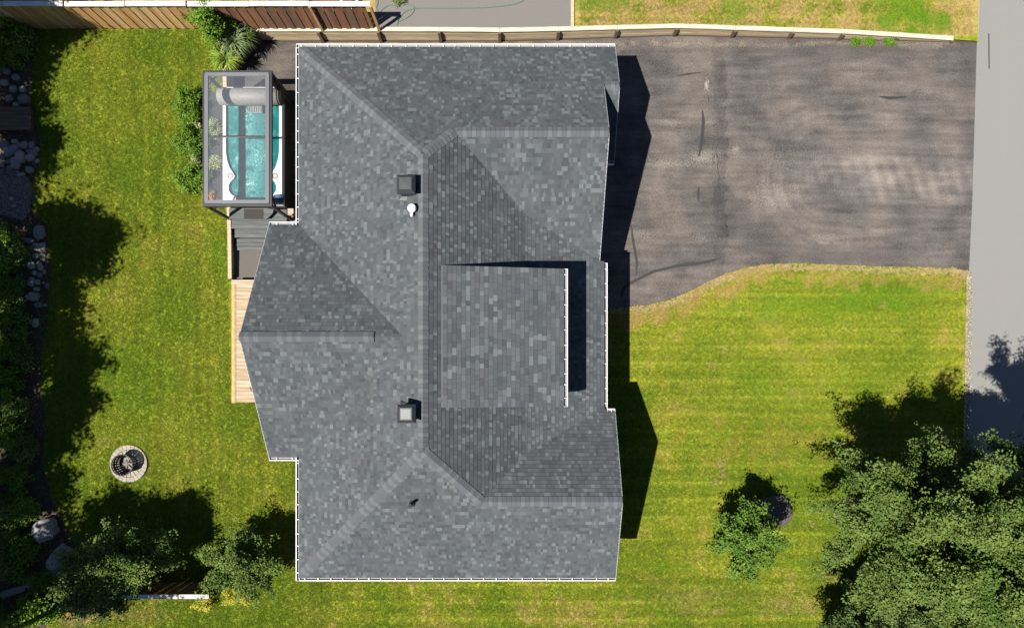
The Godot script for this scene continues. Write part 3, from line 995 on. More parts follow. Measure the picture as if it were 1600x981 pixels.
	structure("neighbour_lawn", sheet(ny, 0.5, func(x, _z): return wall_top(x) - 0.03, map_rect), lawn_m)
	var x0 := P(586, 20, 0.78).x
	var x1 := P(894, 20, 0.66).x
	var nd := PackedVector2Array([Vector2(x0, -18), Vector2(x1, -18), Vector2(x1, -13.16), Vector2(0, -13.16), Vector2(x0, -13.16)])
	structure("neighbour_driveway", sheet(nd, 0.5, func(x, _z): return wall_top(x) - 0.02, Rect2(0, 0, 1, 1)), M.neighbour_asphalt)
	# short grass over the lawns
	var tuft := begin()
	var tr := RandomNumberGenerator.new()
	tr.seed = 5
	for k in 7:
		var a := tr.randf() * TAU
		var d := Vector3(cos(a), 0, sin(a))
		var s := Vector3(-sin(a), 0, cos(a)) * 0.009
		var o := Vector3(tr.randf_range(-0.04, 0.04), 0, tr.randf_range(-0.04, 0.04))
		tri(tuft, o - s, o + s, o + d * tr.randf_range(0.02, 0.05) + Vector3(0, tr.randf_range(0.025, 0.05), 0))
	var tm := done(tuft)
	var where := []
	var n := 230000
	var pos := PackedVector3Array()
	while pos.size() < n:
		var px := tr.randf_range(-10, 1530)
		var py := tr.randf_range(-5, 990)
		var p := G(px, py)
		var q := Vector2(p.x, p.z)
		if py < 46:
			if px < 905: continue
			p = P(px, py, 0.45)
			p.y = wall_top(p.x) - 0.03
			if p.z > wall_z(p.x) - 0.12: continue
		elif p.x > -7.2 and p.x < 3.1 and p.z > -11.0 and p.z < 6.5: continue
		elif p.x > -10.86 and p.x < -7.0 and p.z > -5.0 and p.z < 0.95: continue
		elif not (Geometry2D.is_point_in_polygon(q, back) or Geometry2D.is_point_in_polygon(q, front)): continue
		elif Geometry2D.is_point_in_polygon(q, ff) or Geometry2D.is_point_in_polygon(q, mb) or Geometry2D.is_point_in_polygon(q, gp): continue
		elif q.x > -10.86 and Geometry2D.is_point_in_polygon(q, drive): continue
		pos.append(p)
	var mm := MultiMesh.new()
	mm.transform_format = MultiMesh.TRANSFORM_3D
	mm.use_colors = true
	mm.mesh = tm
	mm.instance_count = n
	for k in n:
		var p := pos[k]
		mm.set_instance_transform(k, Transform3D(Basis(Vector3.UP, tr.randf() * TAU).scaled_local(Vector3.ONE * tr.randf_range(0.6, 1.2)), p))
		var ix := clampi(int((p.x - LX) / LW * lawn_img.get_width()), 0, lawn_img.get_width() - 1)
		var iy := clampi(int((p.z - LZ) / LH * lawn_img.get_height()), 0, lawn_img.get_height() - 1)
		mm.set_instance_color(k, lawn_img.get_pixel(ix, iy).srgb_to_linear() * tr.randf_range(0.95, 1.22))
	var o := MultiMeshInstance3D.new()
	o.name = numbered("grass")
	o.multimesh = mm
	o.material_override = M.grass
	add_child(o)
	tag(o, "short mown grass covering the lawns round the house", "grass")
	o.set_meta("kind", "stuff")

func scatter(called: String, label: String, category: String, mesh: Mesh, poly: PackedVector2Array, n: int, c0: Color, c1: Color, lift: float, r: RandomNumberGenerator, skip := PackedVector2Array(), size := 1.0) -> void:
	var lo := poly[0]
	var hi := poly[0]
	for p in poly:
		lo = lo.min(p); hi = hi.max(p)
	lo.x = maxf(lo.x, -21.0)
	var mm := MultiMesh.new()
	mm.transform_format = MultiMesh.TRANSFORM_3D
	mm.use_colors = true
	mm.mesh = mesh
	mm.instance_count = n
	var k := 0
	while k < n:
		var p := Vector2(r.randf_range(lo.x, hi.x), r.randf_range(lo.y, hi.y)) + Vector2(r.randfn(), r.randfn()) * 0.12
		if not Geometry2D.is_point_in_polygon(p, poly) or (skip.size() > 2 and Geometry2D.is_point_in_polygon(p, skip)): continue
		var b := Basis(Vector3.UP, r.randf() * TAU).scaled_local(Vector3.ONE * size * r.randf_range(0.5, 1.3))
		mm.set_instance_transform(k, Transform3D(b, Vector3(p.x, back_h(p.x, p.y) + lift, p.y)))
		mm.set_instance_color(k, c0.lerp(c1, r.randf()))
		k += 1
	var o := MultiMeshInstance3D.new()
	o.name = numbered(called)
	o.multimesh = mm
	o.material_override = M.grass
	add_child(o)
	tag(o, label, category)
	o.set_meta("kind", "stuff")

func build_walls_and_fences() -> void:
	# timber retaining wall along the driveway: posts, planks and a cap board between each pair of posts
	var rw := thing("retaining_wall", "long pale timber retaining wall with posts along the asphalt driveway", "wall")
	var xs := []
	for px in [397, 505, 596, 689, 781, 871, 961, 1053, 1143, 1232, 1311, 1398, 1487]:
		xs.append((px - CX) / F * H)
	for k in xs.size() - 1:
		var a := Vector3(xs[k], 0, wall_z(xs[k]))
		var b := Vector3(xs[k + 1], 0, wall_z(xs[k + 1]))
		var ta := wall_top(a.x)
		var tb := wall_top(b.x)
		var rows := maxi(1, int(round(ta / 0.19)))
		for j in rows:
			var st := begin()
			var y0 := (j + 0.5) / rows
			add_bar(st, a + Vector3(0, ta * y0 - 0.02, -0.03 - 0.004 * (j % 2)), b + Vector3(0, tb * y0 - 0.02, -0.03 - 0.004 * (j % 2)), ta / rows - 0.012, 0.04)
			put("plank", done(st), M.pine[rng.randi() % 4], rw)
		var cap := begin()
		add_bar(cap, a + Vector3(0.005, ta + 0.01, -0.05), b + Vector3(-0.005, tb + 0.01, -0.05), 0.04, 0.16)
		put("cap_board", done(cap), M.cap_cream, rw)
	for k in range(1, xs.size()):
		var t := wall_top(xs[k])
		put("post", box_mesh(Vector3(0.11, t + 0.02, 0.1)), M.wall_brown, rw, Vector3(xs[k], t * 0.5 - 0.02, wall_z(xs[k]) + 0.04))
	# diagonal wing and the low run beside the spa
	var wing := thing("retaining_wall", "brown plank retaining wall turning diagonally below the strap-leaved plants", "wall")
	var a0 := Vector3(-9.74, 0, -13.05)
	var a1 := Vector3(-10.82, 0, -11.58)
	for j in 4:
		var st := begin()
		add_bar(st, a0 + Vector3(0, 0.1 + j * 0.2, 0), a1 + Vector3(0, 0.1 + j * 0.19, 0), 0.185, 0.05)
		put("plank", done(st), M.wall_brown, wing)
	put("post", box_mesh(Vector3(0.12, 0.85, 0.12)), M.post, wing, a0 + Vector3(0.02, 0.42, 0.1))
	var wc := begin()
	add_bar(wc, a1 + Vector3(0, 0.8, 0), a1.lerp(a0, 0.2) + Vector3(0, 0.82, 0), 0.04, 0.14)
	put("cap_board", done(wc), M.pine[1], wing)
	var low := thing("garden_wall", "low cream timber edging wall between back lawn and spa patio", "wall")
	var zs := [-11.58, -9.6, -7.6, -5.65, -3.78]
	for k in 4:
		var h0 := back_h(-10.9, zs[k]) + 0.04
		var h1 := back_h(-10.9, zs[k + 1]) + 0.04
		for j in 2:
			var st := begin()
			add_bar(st, Vector3(-10.80, h0 * (0.25 + 0.5 * j), zs[k]), Vector3(-10.80, h1 * (0.25 + 0.5 * j), zs[k + 1]), h0 * 0.5 - 0.01, 0.05)
			put("plank", done(st), M.pine[(k + j) % 4], low)
		var st2 := begin()
		add_bar(st2, Vector3(-10.80, h0 + 0.01, zs[k] + 0.004), Vector3(-10.80, h1 + 0.01, zs[k + 1] - 0.004), 0.04, 0.14)
		put("cap_board", done(st2), M.deck_pine[1], low)
	# tall board fence with a white cap rail
	var fence := thing("board_fence", "tall brown board fence with white cap rail behind the back lawn", "fence")
	var x := -24.2
	var meshes := []
	for k in 3: meshes.append(box_mesh(Vector3(0.168 - 0.004 * k, 1.7, 0.02)))
	var nb := 0
	while x < -5.12:
		var gy := back_h(-11.0, -13.1) if x < -9.8 else 0.80
		var old: bool = x > -11.3
		var tone: Array = M.cedar_old if old else M.cedar_new
		put("board", meshes[nb % 3], tone[rng.randi() % tone.size()], fence, Vector3(x, gy + 0.85 + rng.randf_range(-0.015, 0.015), -13.13 + (0.022 if nb % 2 else 0.0)))
		x += 0.172
		nb += 1
	var ends := []
	for px in [-84, 3, 99, 195, 291, 389, 483, 578]:
		ends.append((px - CX) / F * (H - 2.54))
	for k in ends.size() - 1:
		var g0 := 0.05 if k < 5 else 0.005
		var w: float = ends[k + 1] - ends[k] - g0
		put("cap_rail", box_mesh(Vector3(w, 0.045, 0.17)), M.cap_white, fence, Vector3((ends[k] + ends[k + 1]) * 0.5, 2.54 + (0.03 if k % 2 else 0.0) , -13.13))
	for e in ends:
		put("post", box_mesh(Vector3(0.09, 1.75, 0.09)), M.cedar_new[4] if e > -8.0 else M.post, fence, Vector3(e, 1.66, -13.06 if e > -8.0 else -13.2))
	# lower fence at the south side, half hidden by the bushes
	var sf := thing("board_fence", "dark board fence with white cap rail between two leafy bushes", "fence")
	var sz := 7.93
	x = -15.6
	nb = 0
	while x < -11.0:
		put("board", meshes[nb % 3], M.cedar_old[rng.randi() % 5], sf, Vector3(x, 0.88, sz + (0.022 if nb % 2 else 0.0)))
		x += 0.172
		nb += 1
	for k in 3:
		var xa: float = [-15.6, -13.55, -12.08][k]
		var xb: float = [-13.62, -12.12, -11.0][k]
		put("cap_rail", box_mesh(Vector3(xb - xa, 0.045, 0.15)), M.cap_white, sf, Vector3((xa + xb) * 0.5, 1.76 + 0.012 * (k % 2), sz))
	for xx in [-15.6, -13.58, -12.1, -11.0]:
		put("post", box_mesh(Vector3(0.09, 1.74, 0.09)), M.post, sf, Vector3(xx, 0.87, sz + 0.07))

func build_spa() -> void:
	# swim spa
	var rim := 1.2
	var spa := thing("swim_spa", "white swim spa of bubbling turquoise water beside the house", "hot tub")
	var L := P(347.5, 240, rim).x
	var R := P(440, 240, rim).x
	var T := P(400, 136, rim).z
	var B := P(400, 319, rim).z
	put("cabinet", box_mesh(Vector3(R - L - 0.06, 0.9, B - T - 0.06)), M.skirt, spa, Vector3((L + R) * 0.5, 0.45, (T + B) * 0.5))
	var inner := [[394, 150], [354, 150], [352, 160], [352, 236], [354, 250], [358, 262], [364, 271], [366, 275], [364.5, 279], [359, 284], [356.5, 290], [357, 298], [361, 304], [368, 307], [368, 312], [394, 312]]
	for s in [0, 1]:
		var poly := PackedVector2Array()
		for a in inner:
			var q := P(a[0] if s == 0 else 787.5 - a[0], a[1], rim)
			poly.append(Vector2(q.x, q.z))
		var edge := L if s == 0 else R
		var mid := (L + R) * 0.5
		poly[0].x = mid
		poly[poly.size() - 1].x = mid
		poly.append(Vector2(mid, B))
		poly.append(Vector2(edge, B))
		poly.append(Vector2(edge, T))
		poly.append(Vector2(mid, T))
		var st := begin()
		flat_poly(st, poly, 0.88, rim)
		put("rim", done(st), M.shell, spa)
	# water
	var w := 256
	var h := 512
	var n1 := noise_bytes(41, 0.02, w, h, 4)
	var n2 := noise_bytes(42, 0.09, w, h, 3)
	var d := PackedByteArray()
	d.resize(w * h * 3)
	for y in h:
		for xx in w:
			var i := y * w + xx
			var core := exp(-pow((xx - 118.0 + (n1[i] - 128) * 0.5) / 42.0, 2))
			var t := clampf((n1[i] / 255.0 - 0.45) * 0.6 + (n2[i] / 255.0 - 0.5) * 0.5 * core + core * 0.28, 0, 1)
			for a in [[80, 46, 26, 20], [110, 428, 34, 34], [150, 300, 30, 70], [96, 130, 22, 50]]:
				var e := pow((xx - a[0]) / float(a[2]), 2) + pow((y - a[1]) / float(a[3]), 2)
				t += exp(-e) * clampf(n2[i] / 255.0 * 1.6 - 0.45, 0, 1) * 0.75
			t = clampf(t, 0, 1)
			d[i * 3] = int(lerpf(24, 150, t))
			d[i * 3 + 1] = int(lerpf(98, 190, t))
			d[i * 3 + 2] = int(lerpf(98, 184, t))
	var wr := Rect2(L + 0.05, T + 0.05, R - L - 0.1, B - T - 0.1)
	var wm := mapped(Image.create_from_data(w, h, false, Image.FORMAT_RGB8, d), 0.12)
	wm.metallic_specular = 0.5
	wm.subsurf_scatter_enabled = true
	wm.subsurf_scatter_strength = 0.6
	var wp := PackedVector2Array([wr.position, wr.position + Vector2(wr.size.x, 0), wr.end, wr.position + Vector2(0, wr.size.y)])
	var rip := FastNoiseLite.new()
	rip.frequency = 2.2
	rip.seed = 3
	put("water", sheet(wp, 0.05, func(x, z): return 1.08 + 0.014 * rip.get_noise_2d(x, z), wr), wm, spa)
	for a in [[359, 275], [429, 275]]:
		put("cup_holder", lathe([Vector2(0.11, 0.0), Vector2(0.11, 0.02), Vector2(0.07, 0.02), Vector2(0.06, 0.005)], 16), M.paver[0], spa, P(a[0], a[1], rim))
	put("filter_lid", box_mesh(Vector3(0.5, 0.03, 0.28)), M.vinyl, spa, P(399, 171, rim) + Vector3(0, 0.02, 0))
	for k in 6: put("slot", box_mesh(Vector3(0.02, 0.012, 0.2)), M.skirt, spa, P(390 + k * 3.6, 171, rim) + Vector3(0, 0.04, 0))
	put("blue_corner", tube_mesh([P(436, 306, rim) + Vector3(0, 0.02, 0), P(436, 314, rim) + Vector3(0, 0.02, 0), P(436, 318, rim) + Vector3(0, 0.0, 0)], [0.19, 0.19, 0.1], 14), M.blue, spa)
	# the rolled-up cover lying across the far end
	var ca := P(341, 151, 1.5)
	var cb := P(439, 151, 1.5)
	var roll := thing("rolled_cover", "grey rolled spa cover lying across the swim spa", "cover", (ca + cb) * 0.5)
	var hw := (cb.x - ca.x) * 0.5
	put("roll", tube_mesh([Vector3(-hw, 0, 0), Vector3(-hw + 0.04, 0, 0), Vector3(0, 0, 0), Vector3(hw - 0.04, 0, 0), Vector3(hw, 0, 0)], [0.24, 0.3, 0.31, 0.3, 0.24], 24), M.vinyl, roll)
	put("strap", tube_mesh([Vector3(hw - 0.1, 0, 0), Vector3(hw + 0.06, 0, 0)], [0.315, 0.26], 20), M.skirt, roll)
	put("handle", box_mesh(Vector3(0.04, 0.04, 0.16)), M.pipe, roll, Vector3(hw - 0.25, 0.31, 0.02))
	# gazebo with a clear roof
	var top := 2.6
	var gz := thing("gazebo", "dark metal gazebo with clear roof panels standing over the swim spa", "gazebo")
	var x0 := P(317, 111, top).x
	var x1 := P(425, 111, top).x
	var z0 := P(317, 111, top).z
	var z1 := P(317, 323, top).z
	for a in [[x0, z0, x1, z0], [x0, z1, x1, z1]]:
		put("beam", box_mesh(Vector3(x1 - x0, 0.12, 0.09)), M.dark_metal, gz, Vector3((x0 + x1) * 0.5, top, a[1] + (0.045 if a[1] == z0 else -0.045)))
	for xx in [x0 + 0.045, x1 - 0.045]:
		put("beam", box_mesh(Vector3(0.09, 0.12, z1 - z0 - 0.18)), M.dark_metal, gz, Vector3(xx, top, (z0 + z1) * 0.5))
	for xx in [x0 + 0.14, x1 - 0.15]:
		put("roof_rail", box_mesh(Vector3(0.13, 0.06, z1 - z0 - 0.3)), M.frame_light, gz, Vector3(xx, top + 0.06, (z0 + z1) * 0.5))
	for zz in [z0 + 0.14, z1 - 0.16]:
		put("roof_rail", box_mesh(Vector3(x1 - x0 - 0.2, 0.06, 0.12)), M.frame_light, gz, Vector3((x0 + x1) * 0.5, top + 0.055, zz))
	put("cross_bar", box_mesh(Vector3(x1 - x0 - 0.2, 0.05, 0.06)), M.dark_metal, gz, Vector3((x0 + x1) * 0.5, top + 0.04, P(0, 214, top).z))
	var clear := StandardMaterial3D.new()
	clear.transparency = BaseMaterial3D.TRANSPARENCY_ALPHA
	clear.albedo_color = Color(.60, .63, .67, .14)
	clear.roughness = 0.04
	clear.cull_mode = BaseMaterial3D.CULL_DISABLED
	M.clear = clear
	var wr2 := FastNoiseLite.new()
	wr2.frequency = 1.6
	wr2.seed = 9
	for k in 2:
		var za := z0 + 0.1 if k == 0 else P(0, 215, top).z
		var zb := P(0, 213, top).z if k == 0 else z1 - 0.1
		var pp := PackedVector2Array([Vector2(x0 + 0.1, za), Vector2(x1 - 0.1, za), Vector2(x1 - 0.1, zb), Vector2(x0 + 0.1, zb)])
		put("roof_panel", sheet(pp, 0.1, func(x, z): return top + 0.07 + 0.05 * (1.0 - absf(x - (x0 + x1) * 0.5)) + 0.012 * wr2.get_noise_2d(x * 0.6, z), Rect2(0, 0, 1, 1)), clear, gz)
	for xx in [x0 + 0.06, x1 - 0.06]:
		for zz in [z0 + 0.06, z1 - 0.06]:
			var p := put("post", box_mesh(Vector3(0.09, top - 0.06, 0.09)), M.dark_metal, gz, Vector3(xx, (top - 0.06) * 0.5, zz))
			put("foot", box_mesh(Vector3(0.18, 0.02, 0.18)), M.dark_metal, p, Vector3(0, -(top - 0.06) * 0.5 + 0.012, 0))
			var st := begin()
			add_bar(st, Vector3(xx, top - 0.6, zz), Vector3(xx, top - 0.06, zz + (0.5 if zz < -8 else -0.5)), 0.05, 0.05)
			add_bar(st, Vector3(xx, top - 0.6, zz), Vector3(xx + (0.5 if xx < -9.5 else -0.5), top - 0.06, zz), 0.05, 0.05)
			put("brace", done(st), M.dark_metal, gz)
	# curtains tied back along the short sides
	for a in [[x1 - 0.1, z0 + 0.1], [x1 - 0.12, z0 + 0.25]]:
		put("tied_curtain", tube_mesh([Vector3(a[0], top - 0.1, a[1]), Vector3(a[0] + 0.02, 1.6, a[1] + 0.02), Vector3(a[0], 0.3, a[1])], [0.05, 0.08, 0.1], 8), M.skirt, gz)
	# grey composite steps up to the spa
	var steps := thing("spa_steps", "grey composite steps with cut corners leading up to the swim spa", "steps")
	for k in 3:
		var y1: float = [0.72, 0.48, 0.24][k]
		var xl := -10.68
		var xr: float = [-8.98, -8.58, -8.2][k]
		var za := B + 0.03
		var zb: float = za + [0.42, 0.72, 1.02][k]
		var inset := 0.28
		var nb := int((zb - za) / 0.14)
		for j in nb:
			var q0 := za + (zb - za) * j / nb
			var q1 := za + (zb - za) * (j + 1) / nb - 0.008
			var cut0 := maxf(0, inset - (zb - q0))
			var cut1 := maxf(0, inset - (zb - q1))
			var st := begin()
			flat_poly(st, PackedVector2Array([Vector2(xl, q0), Vector2(xr - cut0, q0), Vector2(xr - cut1, q1), Vector2(xl, q1)]), y1 - 0.03, y1)
			put("board", done(st), M.composite[(j + k) % 3], steps)
		var rs := begin()
		flat_poly(rs, PackedVector2Array([Vector2(xl + 0.02, za), Vector2(xr - 0.05, za), Vector2(xr - 0.05, zb - inset), Vector2(xr - inset - 0.04, zb - 0.04), Vector2(xl + 0.02, zb - 0.04)]), 0.0, y1 - 0.035)
		put("riser", done(rs), M.composite[1], steps)
	put("mat", box_mesh(Vector3(0.72, 0.012, 0.36)), M.mulch, steps, Vector3(-9.75, 0.73, B + 0.25))
	for j in 3:
		put("board", box_mesh(Vector3(2.7, 0.03, 0.135)), M.composite[j], steps, Vector3(-9.32, 0.12 if j < 2 else 0.1, B + 1.14 + j * 0.15))
	var cw := thing("leaning_board", "short cream leaning board by the house corner, built as a post", "post", Vector3(-8.42, 0, -6.3))  # a leaning board, built here as a short upright post
	put("stump", box_mesh(Vector3(0.2, 0.5, 0.22)), M.pine[1], cw, Vector3(0, 0.25, 0))
	put("top_cap", box_mesh(Vector3(0.22, 0.03, 0.24)), M.deck_pine[1], cw, Vector3(0, 0.517, 0))

func build_deck() -> void:
	var hd := 0.55
	var dk := thing("deck", "new pale pine deck of narrow boards under the rear gable", "deck")
	var xl := P(361, 540, hd).x
	var za := P(361, 437, hd).z
	var zb := P(361, 630, hd).z
	var xr := -7.6
	put("frame", box_mesh(Vector3(xr - xl - 0.06, hd - 0.05, zb - za - 0.06)), M.post, dk, Vector3((xl + xr) * 0.5, (hd - 0.05) * 0.5, (za + zb) * 0.5))
	# picture-frame border
	put("border_board", box_mesh(Vector3(0.085, 0.03, zb - za - 0.2)), M.cedar_new[1], dk, Vector3(xl + 0.06, hd, (za + zb) * 0.5 + 0.09))
	put("border_board", box_mesh(Vector3(0.06, 0.03, zb - za - 0.2)), M.deck_pine[2], dk, Vector3(xl + 0.14, hd, (za + zb) * 0.5 + 0.09))
	for k in 2: put("border_board", box_mesh(Vector3(xr - xl, 0.03, 0.085)), M.deck_pine[1], dk, Vector3((xl + xr) * 0.5, hd - 0.02 + 0.02 * k, za + 0.045 + k * 0.095))
	var z := za + 0.24
	var k2 := 0
	while z < zb - 0.02:
		put("board", box_mesh(Vector3(xr - xl - 0.19, 0.03, 0.132)), M.deck_pine[rng.randi() % 4], dk, Vector3((xl + xr) * 0.5 + 0.09, hd + 0.001 * (k2 % 2), z))
		z += 0.14
		k2 += 1
	# an unidentified dark thing with a white part, built as a folding chair
	var gp := P(396, 608, 1.0)
	var pb := thing("folded_chair", "small dark folding chair with white frame on the deck", "chair", Vector3(gp.x, hd + 0.015, gp.z))
	put("seat", box_mesh(Vector3(0.4, 0.03, 0.4), Vector3.ZERO, Basis(Vector3.UP, 0.6)), M.pipe, pb, Vector3(0.1, 0.4, 0))
	put("backrest", box_mesh(Vector3(0.04, 0.4, 0.4), Vector3.ZERO, Basis(Vector3.UP, 0.6)), M.white, pb, Vector3(0.22, 0.62, -0.14))
	for a in [[-0.05, -0.15], [0.25, -0.15], [-0.05, 0.15], [0.25, 0.15]]:
		put("leg", box_mesh(Vector3(0.03, 0.4, 0.03)), M.white, pb, Vector3(a[0], 0.2, a[1]))

func build_fire_pit() -> void:
	var c := G(201.5, 724)
	var fp := thing("fire_pit", "round stone fire pit with two paver rings on the lawn", "fire pit", c)
	for ring in 2:
		var r0: float = [0.54, 0.30][ring]
		var r1: float = [0.715, 0.525][ring]
		var n: int = [26, 18][ring]
		var hh: float = [0.085, 0.06][ring]
		for k in n:
			var a := TAU * k / n + 0.008 / r1
			var b := TAU * (k + 1) / n - (0.006 if ring == 0 else 0.018) / r1
			var st := begin()
			var poly := PackedVector2Array()
			for j in 4: poly.append(Vector2.from_angle(lerpf(a, b, j / 3.0)) * r1)
			for j in 4: poly.append(Vector2.from_angle(lerpf(b, a, j / 3.0)) * r0)
			flat_poly(st, poly, 0.0, hh + rng.randf_range(-0.004, 0.004))
			put("paver", done(st), M.paver[rng.randi() % 3], fp)
	put("bed", lathe([Vector2(0.71, 0.03), Vector2(0.0, 0.035)], 28), M.rust, fp)
	put("ash", lathe([Vector2(0.30, 0.07), Vector2(0.16, 0.1), Vector2(0.0, 0.12)], 16), M.ash, fp)
	# steel ring with hoops and bars
	var st := begin()
	for k in 22:
		var a := TAU * k / 22
		var d := Vector3(cos(a), 0, sin(a))
		add_bar(st, d * 0.29 + Vector3(0, 0.06, 0), d * 0.385 + Vector3(0, 0.52, 0), 0.035, 0.06)
	put("basket_bars", done(st), M.rust, fp).set_meta("kind", "stuff")
	for a in [[0.30, 0.08], [0.33, 0.26], [0.36, 0.40], [0.385, 0.5]]:
		put("hoop", lathe([Vector2(a[0], a[1]), Vector2(a[0] + 0.03, a[1] + 0.0), Vector2(a[0] + 0.035, a[1] + 0.045), Vector2(a[0] + 0.005, a[1] + 0.045), Vector2(a[0], a[1])], 28), M.rust, fp)
	for k in 4:
		var a := k * 0.9
		put("charred_log", tube_mesh([Vector3(cos(a) * 0.18, 0.12, sin(a) * 0.18), Vector3(-cos(a) * 0.18, 0.16 + 0.03 * k, -sin(a) * 0.15)], [0.03, 0.025], 7), M.ash, fp)

func pal(a: Array, b: Array) -> Array:
	return [Color(a[0], a[1], a[2]), Color(b[0], b[1], b[2])]

func build_plants() -> void:
	spray_broad = make_spray(7, 0.17, 0.125, 0.042, 1)
	spray_fine = make_spray(8, 0.10, 0.07, 0.024, 2)
	spray_long = make_spray(7, 0.20, 0.16, 0.03, 3)
	var maple := pal([.038, .078, .014], [.114, .158, .040])
	var fresh := pal([.050, .115, .012], [.130, .215, .030])
	# the big trees by the road
	var p := V(13.2, 0, 4.7)
	tree("shade_tree", "big spreading green tree between front lawn and road", "tree", p, 5.6, Vector3(2.9, 2.9, 2.9), 120, 23000, 0.55, spray_broad, maple, 101, "trees by the road", 0.72, 0.22)
	tree("shade_tree", "tall green tree overhanging the road's edge", "tree", V(16.7, 0, 4.4), 6.6, Vector3(2.9, 3.2, 3.2), 105, 20000, 0.55, spray_broad, maple, 102, "trees by the road", 0.72, 0.22)
	tree("shade_tree", "low pale green tree spreading below the big road tree", "tree", V(12.7, 0, 9.3), 3.0, Vector3(1.9, 1.6, 1.7), 70, 13000, 0.42, spray_broad, pal([.044, .084, .022], [.104, .146, .048]), 103, "trees by the road", 0.66, 0.15)
	tree("shade_tree", "dense green tree at the far south end by the road", "tree", V(15.8, 0, 9.8), 4.8, Vector3(2.8, 2.5, 2.5), 95, 15000, 0.55, spray_broad, maple, 104, "trees by the road", 0.72, 0.2)
	# the young tree and its boulder
	var yt := P(1166, 846, 2.3)
	tree("young_tree", "small bright green young tree on the front lawn", "tree", V(yt.x, 0, yt.z), 2.3, Vector3(1.15, 0.8, 1.2), 50, 2700, 0.28, spray_broad, pal([.045, .10, .014], [.11, .18, .03]), 111, "", 0.8, 0.05)
	rock("boulder", "large flat boulder half under the small young tree, tree shade put into its dark colour", "boulder", 1194, 802, 2.2, 1.4, 0.5, 0.15, 4, 5)
	# bushes at the back
	for a in [[300, 172, .50, .55, 121, "round bright green bush beside the gazebo, nearest the fence"], [303, 228, .46, .5, 122, "round green bush beside the middle of the gazebo"], [301, 286, .48, .55, 123, "round green bush beside the gazebo, nearest the deck"]]:
		shrub("round_bush", a[5], G(a[0] + 4, a[1]), Vector3(a[2], 0.5, a[3]), 26, 900, 0.2, spray_fine, fresh, a[4], "bushes beside the gazebo", 1.0)
	for a in [[308, 203, 131, "pale flowering plant outside the gazebo, nearer the fence"], [309, 258, 132, "pale flowering plant outside the gazebo, nearer the deck"], [338, 204, 133, "pale variegated plant under the gazebo roof, nearer the fence"], [338, 257, 134, "pale variegated plant under the gazebo roof, nearer the deck"]]:
		shrub("pale_plant", a[3], G(a[0], a[1]), Vector3(.24, .22, .28), 12, 190, 0.12, spray_fine, pal([.20, .24, .09], [.34, .36, .18]), a[2], "pale plants in the bed by the gazebo", 0.8)
	shrub("orange_flower", "small orange flowering plant in the bed under the gazebo", G(332, 309), Vector3(.1, .14, .1), 6, 60, 0.07, spray_fine, pal([.4, .16, .03], [.5, .3, .06]), 135, "", 0.7)
	shrub("leafy_bush", "upright leafy green bush against the board fence", G(352, 52), Vector3(.42, 1.0, .55), 34, 1500, 0.24, spray_fine, fresh, 141, "", 1.15)
	shrub("climbing_vine", "thin yellow green vine creeping along the fence boards", G(326, 44), Vector3(.5, .75, .12), 16, 260, 0.16, spray_fine, pal([.08, .12, .02], [.16, .18, .04]), 142, "", 1.0)
	blade_clump("strap_leaf_plant", "large grey green strap leaved plant above the diagonal wall", G(368, 68), 220, 0.75, 0.75, 0.02, pal([.07, .11, .05], [.15, .19, .09]), 151)
	blade_clump("strap_leaf_plant", "bright yellow green strap leaved plant above the gazebo corner", G(355, 94), 200, 0.7, 0.55, 0.018, pal([.10, .17, .02], [.2, .26, .05]), 152)
	blade_clump("strap_leaf_plant", "dark green strap leaved plant in the wall corner by the fence", G(386, 62), 130, 0.55, 0.6, 0.018, pal([.03, .06, .02], [.08, .12, .03]), 153)
	# two leafy small trees and their fence at the south side
	tree("leafy_tree", "dark bushy tree shaded by taller trees at the fence end", "tree", V(-13.9, 0, 6.5), 2.2, Vector3(1.7, 1.4, 0.95), 50, 6500, 0.42, spray_broad, maple, 161, "bushy trees by the dark fence", 0.75, 0.09)
	tree("leafy_tree", "bushy green tree with yellow flowers at its foot", "tree", V(-9.9, 0, 6.75), 1.8, Vector3(1.3, 1.2, 0.8), 36, 4300, 0.36, spray_broad, maple, 162, "bushy trees by the dark fence", 0.75, 0.08)
	tree("leafy_tree", "low spreading bush spilling over the end of the dark fence", "tree", V(-15.2, 0, 7.75), 1.6, Vector3(1.15, .7, .6), 34, 2600, 0.36, spray_broad, pal([.04, .085, .03], [.11, .16, .05]), 163, "bushy trees by the dark fence", 0.85, 0.06)
	for a in [[384, 944, .42, 171, "larger clump of yellow flowers under the bushy green tree"], [338, 952, .26, 172, "smaller clump of yellow flowers before the white fence rail"], [186, 948, .16, 173, "sparse yellow flowers under the low spreading bush"]]:
		var q := G(a[0] - 14, a[1] - 14)
		shrub("yellow_flowers", a[4], V(q.x, 0.0, q.z), Vector3(a[2] * 1.3, .35, a[2]), 14, 320, 0.12, spray_fine, pal([.30, .28, .03], [.42, .38, .06]), a[3], "yellow flowers along the dark fence", 0.8)
